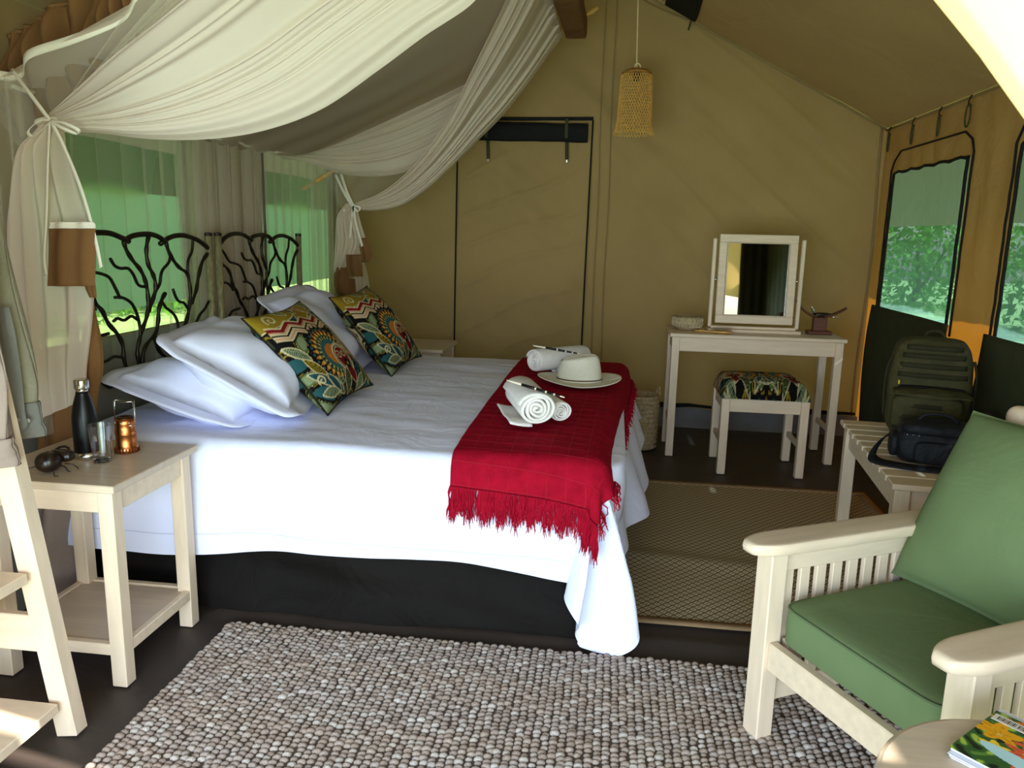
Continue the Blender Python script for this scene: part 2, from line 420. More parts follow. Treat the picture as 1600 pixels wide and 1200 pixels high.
# fly sheet above the roof
m = MB()
for sg, wd_ in ((-1, 2.85), (1, 2.43)):
    m.grid(lambda u, v: (XM + sg * wd_ * u, .66 + 7.74 * v, ZR + .3 + SL * wd_ * u), 6, 6)
for xe, z0, z1 in ((XM - 2.85, ZR + .3 + SL * 2.85, 1.50), (XM + 2.43, ZR + .3 + SL * 2.43, 1.43)):
    m.grid(lambda u, v: (xe + .012 * v * math.sin(u * 50), .80 + 7.6 * u, z0 + (z1 - z0) * v), 60, 3)
m.grid(lambda u, v: (XM + 2.42, .80 + 1.3 * u, 1.43 * v), 8, 4)  # unseen side drop added to keep sun off the front right wall
m.uv = None
struct('trim_1', m, flym)
# unseen awning and right side wall, added to block sun from the interior
m = MB()
for sg in (-1, 1): m.grid(lambda u, v: (XM + sg * 2.6 * u, -1.3 + 1.84 * v, ZR + .3 + SL * 2.6 * u), 6, 6)
m.grid(lambda u, v: (XM + 2.42, -.8 + 1.6 * u, 2.0 * v), 8, 4)
m.uv = None
struct('added_sun_awning', m, flym)
# left outer shade cloth seen through the left windows
sh = obj('shade_cloth', MB().grid(lambda u, v: (-2.95 + .03 * math.sin(u * 40), 1.2 + 8.6 * u, .80 + .98 * v), 90, 6), shade, smooth=True)
tag(sh, 'green shade cloth hanging outside the windows behind the headboards', 'shade cloth')

# eave and corner seams
m = MB(); m.tube([(XR - .012, y, EXR - .012) for y in np.linspace(.8, 5.38, 20)], .006); 
m.tube([(XR - .03 - .01 * math.sin(z * 4), YB - .02, z) for z in np.linspace(.02, EXR, 14)], .008)
struct('trim_2', m, canvas, smooth=True)
m = MB()
m.tube([(x, YB - .03, roofz(x) - .015) for x in np.linspace(XM, XR - .02, 16)], .007)
m.tube([(x, YB - .03, roofz(x) - .015) for x in np.linspace(XM, XL + .02, 16)], .007)
struct('trim_3', m, canvas, smooth=True)
m = MB()
for x in (-.125, -.055): m.tube([(x + .004 * math.sin(z * 5), YB - .021 - .012, z) for z in np.linspace(.05, 2.9, 30)], .003)
struct('trim_4', m, canvas, smooth=True)
# groundsheet turned up at the foot of the back wall
def gup(u, v):
    x = XL + (XR - XL) * u
    return (x, YB - .03 - .05 * (1 - v) ** 2 - .012 * nz((x, 0, v), 3), .002 + .13 * v + .012 * nz((x * 2, 0, 0), 3) * v)
struct('baseboard_back', MB().grid(gup, 80, 6), M('groundsheet_edge', rgb(104, 100, 98), .6, var=.15, ns=8), smooth=True)
m = MB(); m.tube([(x, YB - .04, .15 + .012 * nz((x * 2, 0, 0), 3)) for x in np.linspace(XL + .02, XR - .02, 60)], [.016 + .006 * math.sin(i * .4) for i in range(60)])
struct('trim_5', m, black_cl, smooth=True)

# back door panel: zips, rolled blind, straps
def zip_line(pts, r=.006):
    return MB().tube(cat(pts, 6), r, 6)
dr = thing('door_1', None, None, (-.65, YB - .03, 0)); dr['kind'] = 'structure'
xl_, xr_ = -1.10, -.185
obj('zip', zip_line([(xl_ - .005, YB - .035, .14), (xl_, YB - .035, 1.0), (xl_ + .01, YB - .035, 2.02)]), black_edge, dr, world=True)
obj('zip', zip_line([(xr_ - .01, YB - .035, .14), (xr_ - .005, YB - .035, 1.0), (xr_ + .008, YB - .035, 2.055)]), black_edge, dr, world=True)
obj('top_binding', MB().beam((xl_, YB - .03, 2.06), (xr_ + .01, YB - .03, 2.065), .02, .022), black_edge, dr, world=True)
def rollf(u, v):
    x = xl_ + .05 + (xr_ - xl_ - .07) * u; a = v * 2 * PI
    r = .052 + .006 * nz((x * 6, a, 0), 1) + .006 * math.sin(3 * a)
    return (x, YB - .075 + r * .8 * math.cos(a), 1.985 + r * 1.15 * math.sin(a) - .012 * u)
obj('rolled_blind', MB().grid(rollf, 50, 18), black_cl, dr, smooth=True, world=True)
for x in (-.88, -.345):
    b = MB(); b.beam((x, YB - .128, 2.05), (x, YB - .125, 1.93), .022, .004, up=(0, 1, 0)); b.beam((x, YB - .125, 1.932), (x, YB - .05, 1.925), .022, .004); b.beam((x, YB - .05, 1.93), (x + .004, YB - .045, 1.80), .024, .004, up=(0, 1, 0))
    s = obj('strap', b, canvas_d, dr, world=True)
    obj('toggle', MB().box((x + .004, YB - .046, 1.79), (.012, .008, .022)), steel, s, world=True)

# windows
def window(name, X, sgn, win, scr, flap_h, arch=True):
    a, b, c, d = win
    w = thing(name, None, None, (X, (a + b) / 2, 0)); w['kind'] = 'structure'
    px = X + sgn * .0
    obj('insect_screen', MB().grid(lambda u, v: (X + .006 * math.sin(u * 60) * math.sin(v * 3) + .01 * nz((u * 9, v * 3, 0), 1), a + (b - a) * u, c - .01 + (d - c + .02) * v), 60, 12), scr, w, smooth=True, world=True)
    e = X + sgn * .012
    wob = lambda t: .009 * nz((t * 9, 0, 0), 1)
    obj('edge_binding', MB().tube([(e, a + .005 + wob(z), z) for z in np.linspace(c, d, 20)] + [(e, y, d + .006 * math.sin(y * 30)) for y in np.linspace(a + .02, b - .02, 16)] + [(e, b - .005 + wob(z + 3), z) for z in np.linspace(d, c, 20)], .008, 6), black_edge, w, smooth=True, world=True)
    if arch:
        p = [(e, a - .05 + wob(z), z) for z in np.linspace(c - .05, d + .02, 14)] + [(e, a - .02, d + .08), (e, a + .07, d + .125), (e, (a + b) / 2, d + .125), (e, b - .09, d + .125), (e, b, d + .075)] + [(e, b + .04 + wob(z + 1), z) for z in np.linspace(d + .01, c - .05, 14)]
        obj('arch_zip', MB().tube(p, .0055, 6), black_edge, w, smooth=True, world=True)
    if flap_h:
        def f(u, v):
            y = a - .06 + (b - a + .12) * u; z = c + .012 - flap_h * v
            return (X + sgn * (.03 + .02 * math.sin(v * PI) + .008 * nz((y * 3, z * 2, 0), 1)), y, z)
        obj('lower_panel', MB().grid(f, 30, 18), canvas_d, w, smooth=True, world=True, sol=.006)
    return w
window('window_1', XR, -1, WIN_R[0], screen_r, .88)
window('window_2', XR, -1, WIN_R[1], screen_r, .88)
window('window_3', XL, 1, WIN_L[0], screen, 0, False)
window('window_4', XL, 1, WIN_L[1], screen, 0, False)
# grey inner lining below the left windows
struct('trim_6', MB().grid(lambda u, v: (XL + .02 + .006 * math.sin(u * 50), 1.6 + 3.75 * u, .86 * v), 60, 4), M('grey_lining', rgb(128, 126, 118), .85, var=.05), smooth=True)

# roof vent flap at the top
v_ = thing('window_5', None, None, (.35, 4.9, roofz(.35))); v_['kind'] = 'structure'
def vent(u, v):
    x = .25 + .195 * u; y = 4.3 + 1.02 * v
    return (x, y, roofz(x) - .02 - .012 * math.sin(v * 9) * u)
obj('vent_flap', MB().grid(vent, 8, 16), black_cl, v_, smooth=True, world=True, sol=.006)
obj('strap', MB().beam((.418, 5.30, roofz(.42) - .03), (.405, 5.325, roofz(.4) - .095), .012, .004), canvas_d, v_, world=True)
obj('seam_cord', MB().tube([(x, 5.34, roofz(x) - .06 + .03 * ((x - .1) / .3) ** 2) for x in np.linspace(.1, .44, 10)], .004, 6), canvas, v_, world=True)

# eave hooks on the right
hk = [(5.27, 'farthest eave hook, beside the back corner above the right window'), (4.88, 'second eave hook from the back corner, above the window'),
      (4.507, 'third eave hook from the back corner, above the window'), (4.16, 'fourth eave hook from the back corner, with the broad hanging loop')]
for i, (y, lb) in enumerate(hk):
    t = thing('eave_hook', 'steel and canvas ' + lb, 'hook', (XR - .02, y, EXR - .02), 0, 'eave hooks along the right wall')
    b = MB(); b.tube([(0, 0, .015), (-.006, .004, 0), (-.012, 0, -.02), (-.008, -.004, -.038), (0, -.006, -.03)], .0035, 6)
    obj('clip', b, iron, t, smooth=True)
    w = .028 if i == 3 else .014
    P = [(-.008, w * math.sin(a), -.08 + .055 * math.cos(a)) for a in np.linspace(0, 2 * PI, 14)]
    obj('loop', MB().tube(P, .004, 6), canvas_d, t, smooth=True)

# trees and bushes beyond the tent
def leafy(name, label, c, r, n, seed, group=None):
    rg = np.random.default_rng(seed)
    t = thing(name, label, 'bush', (c[0], c[1], -.05), 0, group)
    b = MB(); b.tube([(0, 0, 0), (.1, 0, c[2] * .5), (0, .1, c[2])], [.07, .05, .02]); b.tube([(0, 0, .1), (.4, -.4, c[2] * .9)], [.05, .02])
    obj('stem', b, barkm, t)
    d = rg.normal(size=(n, 3)); d /= np.linalg.norm(d, axis=1)[:, None]
    p = d * (rg.random(n)[:, None] ** .4) * np.array(r) + np.array([0, 0, c[2] + .05])
    p[:, 2] = np.maximum(p[:, 2], .06)
    u = rg.normal(size=(n, 3)); u /= np.linalg.norm(u, axis=1)[:, None]; w = np.cross(u, d); w /= np.linalg.norm(w, axis=1)[:, None] + 1e-6
    s = .05 + .06 * rg.random(n)[:, None]
    V = np.stack([p - u * s, p + w * s * .5, p + u * s, p - w * s * .5], 1).reshape(-1, 3)
    q = MB(); q.v = [tuple(x) for x in V]; q.f = [(4 * i, 4 * i + 1, 4 * i + 2, 4 * i + 3) for i in range(n)]
    obj('foliage', q, leafm, t, kind='stuff')
LG = 'leafy bushes beyond the headboard windows'
for i, (x, y, z, r, h) in enumerate([(-7.6, 6.0, 1.2, 1.5, 1.5), (-7.4, 8.6, 1.3, 1.6, 1.7), (-7.8, 11.6, 1.3, 1.8, 1.8), (-9.0, 15.0, 1.5, 2.2, 2.2), (-10.5, 19.5, 1.6, 2.4, 2.4)]):
    leafy('bush', 'green leafy bush in the sun, seen through the netted windows behind the headboards', (x, y, z), (r, r, h), 5000, 10 + i, LG)
for i, (x, y, z, r, h) in enumerate([(6.2, 17.0, 1.4, 2.0, 2.0), (7.2, 12.5, 1.4, 1.8, 1.9), (5.0, 23.0, 1.6, 2.6, 2.4)]):
    leafy('bush', 'green bush seen through the teal window mesh on the right', (x, y, z), (r, r, h), 3500, 30 + i, 'leafy bushes beyond the right windows')
# ================================================================ FURNITURE
def legs(root, xs, ys, zt, w, mat=wood_v, ins=0):
    for x in xs:
        for y in ys: obj('leg', MB().box((x, y, zt / 2), (w, w, zt)), mat, root)
def side_table(name, label, loc, W, D, Ht, sh_z=.13):
    t = thing(name, label, 'table', loc)
    w = .045; o_ = .018
    obj('tabletop', MB().box((W / 2, D / 2, Ht - .011), (W, D, .022)), wood_t, t)
    xs = (o_ + w / 2, W - o_ - w / 2); ys = (o_ + w / 2, D - o_ - w / 2)
    legs(t, xs, ys, Ht - .022, w)
    for y in (ys[0] - .006, ys[1] + .006): obj('apron', MB().box((W / 2, y, Ht - .022 - .033), (xs[1] - xs[0] - w + .002, .022, .066)), wood, t)
    for x in (xs[0] - .006, xs[1] + .006): obj('apron', MB().box((x, D / 2, Ht - .022 - .033), (.022, ys[1] - ys[0] - w + .002, .066)), wood, t)
    if sh_z:
        for y in ys: obj('rail', MB().box((W / 2, y + (-.01 if y < D / 2 else .01), sh_z - .017), (xs[1] - xs[0] - w + .002, .022, .035)), wood, t)
        for x in xs: obj('rail', MB().box((x + (-.01 if x < W / 2 else .01), D / 2, sh_z - .017), (.022, ys[1] - ys[0] - w + .002, .035)), wood, t)
        obj('shelf', MB().box((W / 2, D / 2, sh_z - .012), (xs[1] - xs[0] - .006, ys[1] - ys[0] - .006, .014)), wood_t, t)
    return t
side_table('bedside_table', 'pale wooden bedside table with a lower shelf, at the near side of the bed', (-1.745, 1.818, 0), .44, .43, .61)
side_table('bedside_table', 'pale wooden bedside table beyond the bed, only one top corner showing past the far cushion', (-1.62, 4.52, 0), .62, .46, .60)

# bed --------------------------------------------------------------------
bed = thing('bed', 'wide double bed with a dark cloth covered base under white bedding', 'bed', (-.83, 3.3, 0))
def basef(u, v):
    L_ = [(-1.78, 4.2), (-1.78, 2.38), (-.09, 2.36), (-.05, 2.42), (.0, 4.22), (-1.78, 4.2)]
    seg = [0, 1.8, 3.6, 3.7, 5.5, 7.4]; s = u * 7.4
    for i in range(5):
        if s <= seg[i + 1] + 1e-9:
            t = (s - seg[i]) / (seg[i + 1] - seg[i]); x = L_[i][0] + (L_[i + 1][0] - L_[i][0]) * t; y = L_[i][1] + (L_[i + 1][1] - L_[i][1]) * t; break
    k = (1 - v)
    w = .012 * math.sin(s * 9 + 4 * v) * k + .03 * nz((x * 3, y * 3, v * 2), 1) + .012 * math.sin(s * 5 + 14 * v)
    cx, cy = x + .85, y - 3.3; r = math.hypot(cx, cy)
    x += cx / r * (w + .035 * k * k); y += cy / r * (w + .060 * k ** 3) if r else 0
    return (x, y, .003 + .40 * v)
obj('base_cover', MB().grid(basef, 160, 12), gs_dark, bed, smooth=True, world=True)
obj('mattress', MB().rbox((-.84, 3.27, .475), (1.84, 1.86, .22), .12, 40, 10), sheet, bed, smooth=True, world=True)

# cloth mapping over the bed
XH, XFo, YN, YFa, ZT, RR = -1.80, -.04, 2.335, 4.20, .605, .055
def over(cx, cy, off=0., flare=.07, cflare=.10, fold=1.):
    """cloth coordinates (cx,cy) -> a point on the draped bedding"""
    skew = .09 * smooth(2.3, 4.2, cy)
    xf = XFo + skew
    dx = max(0, cx - xf); sy = 0
    dy = 0
    if cy < YN: dy = YN - cy; sy = -1
    elif cy > YFa: dy = cy - YFa; sy = 1
    r = math.hypot(dx, dy)
    bx, by = min(cx, xf), min(max(cy, YN), YFa)
    crown = .012 * math.sin(PI * min(1, max(0, (by - YN) / (YFa - YN)))) + .012 * math.sin(PI * min(1, max(0, (bx - XH) / (xf - XH))))
    wr = .007 * nz((cx, cy, 0), 3.2) + .004 * nz((cx * .6 + cy, cy * 2.0, 3), 5)
    z0 = ZT + crown + wr + off
    if r <= 1e-6: return Vector((bx, by, z0))
    th = math.atan2(dy, dx); ux, uy = math.cos(th), sy * math.sin(th)
    cr = math.sin(2 * th) ** 1
    k = flare + cflare * cr + (.16 * (1 - th / (PI / 2)) * (.35 + .65 * smooth(2.3, 3.2, cy)) * 1.7 if sy <= 0 else 0)
    R = RR + off
    a = r / RR
    if a < PI / 2: out, dn = R * math.sin(a), R * (1 - math.cos(a))
    else:
        e = r - RR * PI / 2; out = R + k * e; dn = R + e * math.sqrt(max(0, 1 - k * k))
        q = min(1, e / .3) * fold
        if cr > .05: out += .055 * q * math.sin(th * 13 + .8) * cr
        out += q * (.010 * nz((cx * 1.3, cy * 1.3, 7), 4) + .010 * math.sin((cx * 7 if sy else cy * 9) + 2 * nz((cx, cy, 0), 2)) * (1 - cr) )
        if sy == 0 or (dx > dy): out += .022 * q * math.sin(cy * 15 + 3 * e) * (1 - .5 * cr)
    z = z0 - dn
    if cr > 0 and r > RR: bx += cr * (-.24 * math.sin(th) + .12 * math.cos(th)) * (r - RR) / .5
    return Vector((bx + ux * out, by + uy * out, max(z, .012 + off)))
D_N, D_F = .40, .44
def bs(u, v):
    cx = XH + (XFo + D_F + .02 - XH) * u; cy = YN - D_N + (YFa + .42 - YN + D_N) * v
    if cy < YN and cx < -1.3: cy = YN - (YN - cy) * (1 + .0 * u)
    if cx > XFo: cx = XFo + (cx - XFo) * (1 + .10 * smooth(2.6, 2.0, cy) + .10 * math.sin(cy * 4 + 1.2))
    if cy < YN:
        cy = YN - (YN - cy) * (1 + .05 * math.sin(cx * 3.1) + .05 * smooth(-.5, -.1, cx))
    return over(cx, cy)
bspread = obj('bedspread', MB().grid(bs, 190, 200), sheet, smooth=True)
tag(bspread, 'white cotton duvet spread over the bed, one corner trailing to the floor', 'duvet')
# stitched hem line on the near side
hl = MB(); hl.tube([over(x, YN - D_N + .055, .0015) for x in np.linspace(-1.75, -.1, 120)], .0016, 5)
h = obj('hem_stitching', hl, M('hem_thread', rgb(205, 205, 222), .9, var=0), bspread)  # thread a little darker than the sheet

# red throw ---------------------------------------------------------------
throw = thing('throw', 'crimson fringed cotton throw laid across the foot of the bed', 'blanket', (-.2, 3.2, .62))
TX0, TX1, TY0, TY1 = -.475, .07, YN - .125, 4.26
def thp(cx, cy):
    return over(cx, cy, .012, .12, .25)
def tedge(u):  # near hem cut slopes down to the right
    return TY0 - .035 * u - .02 * smooth(.5, 1, u)
def th_f(u, v):
    y0 = tedge(u); cy = y0 + (TY1 - y0) * v
    cx = TX0 + (TX1 - TX0) * u + .02 * (1 - v) * 0
    cx += .09 * smooth(2.3, 4.2, cy) * u
    return thp(cx, cy)
obj('woven_cloth', MB().grid(th_f, 60, 190), redm, throw, smooth=True, world=True, sol=.004)
b = MB()   # the raised check lines of the weave
for k in range(1, 9): b.tube([th_f(k / 9, v) + Vector((0, -.001, .0014)) for v in np.linspace(0, 1, 90)], .0014, 4, False)
for k in range(30): b.tube([th_f(u, .004 + k / 30) + Vector((0, -.001, .0014)) for u in np.linspace(0, 1, 24)], .0014, 4, False)
obj('check_ribs', b, M('crimson_rib', rgb(146, 10, 30), .9, var=.1), throw, world=True, kind='stuff')
b = MB()
def strand(p, L_, out):
    P = [p]; q = Vector(p); dr = Vector(out)
    for s in range(4):
        q = q + Vector((random.gauss(0, .0045), random.gauss(0, .002), -L_ / 4)) + dr * (.004 if s < 2 else .001)
        P.append(q.copy())
    b.tube(P, [.0022, .0024, .0022, .0020, .0012], 4, False)
for i in range(620):
    u = random.random(); p = th_f(u, 0) + Vector((0, -.003 - random.random() * .006, .004)); clump = .02 * math.sin(u * 70)
    strand(p, .088 + clump + random.gauss(0, .012) + .02 * smooth(.75, .95, u), (0, -1, 0))
fr = obj('fringe', b, redm, throw, world=True, kind='stuff')
b = MB()
for i in range(520):
    v = random.random(); p = th_f(1, v) + Vector((.004, 0, .002))
    strand(p, .045 + random.gauss(0, .012), (1, 0, 0))
obj('fringe', b, redm, throw, world=True, kind='stuff')

# headboards ---------------------------------------------------------------
XB = -1.80
def b1(p): return onx(140 + p[0] / 4.444, 350 + p[1] / 4.444, XB)
Y1 = onx(325.5, 366, XB).y
def b2(p): return onx(330 + p[0] / 6.316, 350 + p[1] / 6.316, XB)
Y2 = onx(466, 367, XB).y
def make_headboard():
    t = thing('headboard', 'wrought iron headboard of bent branches, nearer of the two', 'headboard', (XB, Y1, 0), 0, 'wrought iron branch headboards')
    loc = lambda p, o0: Vector((0, p.y - o0, p.z))
    T1 = lambda L_: [loc(b1(p), Y1) for p in L_]; T2 = lambda L_: [loc(b2(p), Y2) for p in L_]
    wd = onx(340, 366, XB).y; wd = Y2 - wd
    for y in (0, -wd):
        p = obj('post', MB().tube([(0, y, 0), (0, y, .6), (0, y, 1.272)], .0165, 12), postm, t, smooth=True)
        obj('cap', MB().lathe([(.0, 1.262), (.0175, 1.262), (.0175, 1.276), (0, 1.279)], (0, y, 0), 12), iron, p)
    obj('cross_bar', MB().tube([(0, 0, .50), (0, -wd, .50)], .012, 8), iron, t, smooth=True)
    big = [T2([(78, 205), (130, 140), (200, 100), (290, 98), (350, 125), (402, 160)]),
           T1([(245, 115), (300, 82), (400, 70), (470, 85), (525, 122)]), T1([(490, 138), (560, 92), (640, 78), (720, 98), (775, 128), (822, 168)])]
    for L_ in big: obj('arch', MB().tube(cat(L_, 5), .0105, 8), iron, t, smooth=True)
    mid = [[(235, 118), (255, 180), (300, 255), (350, 315), (385, 390), (403, 480), (407, 570), (395, 650), (365, 735), (345, 810), (332, 880), (340, 960), (362, 1030), (380, 1110)],
           [(410, 85), (398, 140), (395, 210), (410, 290), (440, 350), (457, 410), (455, 470), (430, 550), (408, 610)],
           [(530, 125), (545, 180), (580, 250), (625, 305), (675, 340), (693, 410), (700, 500), (690, 590), (670, 680), (635, 770), (628, 820), (632, 915), (632, 1040)],
           [(818, 205), (780, 270), (755, 370), (740, 460), (708, 552)],
           [(525, 478), (500, 530), (480, 600), (475, 680), (455, 765), (400, 830), (372, 900), (368, 980), (378, 1035), (385, 1100)],
           [(830, 690), (825, 750), (800, 820), (760, 868), (690, 950)],
           [(450, 770), (465, 840), (500, 900), (560, 945), (630, 960)]]
    left = [T2([(88, 388), (150, 430), (190, 500), (212, 600)]) + T1([(85, 600), (130, 690), (190, 760), (230, 840), (238, 930), (262, 1020), (295, 1075)])]
    for L_ in [T1(q) for q in mid] + left: obj('branch', MB().tube(cat(L_, 5), [.0078 + .0012 * math.sin(i) for i in range(len(cat(L_, 5)))], 8), iron, t, smooth=True)
    thin = [[(143, 240), (175, 290), (215, 308), (265, 308), (300, 345), (330, 410), (355, 432), (392, 435)],
            [(560, 230), (548, 270), (510, 315), (495, 355), (487, 415), (458, 470)], [(718, 100), (710, 190), (685, 250), (678, 335)],
            [(578, 452), (600, 510), (625, 540), (655, 548), (690, 598)], [(828, 535), (800, 590), (765, 630), (735, 695), (700, 740), (675, 820), (640, 880)],
            [(500, 535), (530, 580), (580, 620), (610, 680), (620, 760), (630, 805)],
            [(175, 510), (230, 512), (290, 550), (330, 630), (350, 720), (353, 780)], [(165, 675), (195, 655), (240, 668), (290, 640), (338, 668)],
            [(60, 1070), (110, 1120), (150, 1135), (190, 1080), (280, 1068)], [(20, 945), (105, 955), (170, 920), (237, 930)]]
    thin2 = [[(90, 240), (130, 290), (180, 370), (240, 390), (290, 420), (320, 490), (350, 578)], [(105, 580), (150, 580), (190, 610), (217, 655)], [(130, 932), (170, 920), (210, 860), (285, 832)]]
    for L_ in [T1(q) for q in thin] + [T2(q) for q in thin2]: obj('twig', MB().tube(cat(L_, 5), .0062, 7), iron, t, smooth=True)
    return t
hb1 = make_headboard()
hb2 = copy_tree(hb1); hb2.location = (XB, Y2, 0); hb2['label'] = 'wrought iron headboard of bent branches, farther of the two, behind the patterned cushions'

# pillows and cushions -----------------------------------------------------
def pillow_fn(w, h, t, pinch=.12, seed=0, wr=.01, sq=.5):
    def f(u, v, side):
        x, y = u * 2 - 1, v * 2 - 1
        pin = pinch
        X = x * w / 2 * (1 - pin * (1 - y * y) * abs(x) ** 4); Y = y * h / 2 * (1 - pin * (1 - x * x) * abs(y) ** 4)
        b = max(0, (1 - abs(x) ** 2.4) * (1 - abs(y) ** 2.4)) ** sq
        z = side * t / 2 * b + wr * nz((X, Y, side), 7, seed) * min(1, b * 2)
        e = 1 - max(abs(x), abs(y))
        z += wr * .9 * math.sin((X * 31 + Y * 23) + seed) * max(0, .3 - e) * b
        return Vector((X, Y, z))
    return f
def pillow(name, f, Mx, mat, n=36, parent=None, **k):
    m = MB()
    a = [(u, v) for u in np.linspace(0, 1, n + 1) for v in np.linspace(0, 1, n + 1)]
    V = [Mx @ f(u, v, 1) for u, v in a] + [Mx @ f(u, v, -1) for u, v in a]; N1 = (n + 1) ** 2; F = []
    for i in range(n):
        for j in range(n):
            q = (i * (n + 1) + j, (i + 1) * (n + 1) + j, (i + 1) * (n + 1) + j + 1, i * (n + 1) + j + 1)
            F.append(q); F.append(tuple(N1 + x for x in q[::-1]))
    m.add(V, F); m.col = k.pop('col', None)
    o = obj(name, m, mat, parent, smooth=True, **k)
    md = o.modifiers.new('weld', 'WELD'); md.merge_threshold = .0004
    return o
def frame(o, ex, ey):
    """matrix with local x along ex, local y along ey, origin o"""
    ex = Vector(ex).normalized(); ey = Vector(ey); ey = (ey - ey.dot(ex) * ex).normalized(); ez = ex.cross(ey)
    Mx = Matrix((ex, ey, ez)).transposed().to_4x4(); Mx.translation = Vector(o); return Mx
def flange(Mx, w, h, fw=.045, seed=1):
    def g(u, v):
        a = u * 2 * PI; e = .22
        sg = lambda q: math.copysign(abs(q) ** e, q)
        x = sg(math.cos(a)) * (w / 2 - .03 + (fw + .03) * v); y = sg(math.sin(a)) * (h / 2 - .03 + (fw + .03) * v)
        return Mx @ Vector((x, y, .010 * nz((x * 9, y * 9, seed), 1) * v * 2))
    return MB().grid(g, 120, 4)
pl = []
def add_pillow(label, o, ex, ey, w, h, t, seed, fl_=True):
    Mx = frame(o, ex, ey)
    p = pillow('pillow', pillow_fn(w, h, t, .05, seed, .030, .48), Mx, sheetp); tag(p, label, 'pillow', 'white pillows at the head of the bed')
    if fl_: obj('flange', flange(Mx, w, h, .05, seed), sheetp, p, smooth=True, sol=.003)
    return p
# local x runs along the bed's width (world y), local y up the slope toward the headboard
add_pillow('white flanged pillow lying flat against the nearer headboard, lower of its pair', (-1.50, 2.80, .70), (.02, 1, 0), (-1, 0, .30), .70, .46, .21, 2)
add_pillow('white flanged pillow on top of the near pair, half behind the front patterned cushion', (-1.365, 2.79, .79), (-.20, 1, .0), (-1, -.18, .60), .66, .46, .25, 5)
add_pillow('white pillow lying against the farther headboard, lower of its pair', (-1.52, 3.72, .72), (0, 1, 0), (-1, 0, .35), .70, .46, .18, 8)
add_pillow('white pillow between the two patterned cushions, upper of the far pair', (-1.40, 3.66, .83), (-.06, 1, .02), (-1, 0, .80), .68, .46, .19, 11)

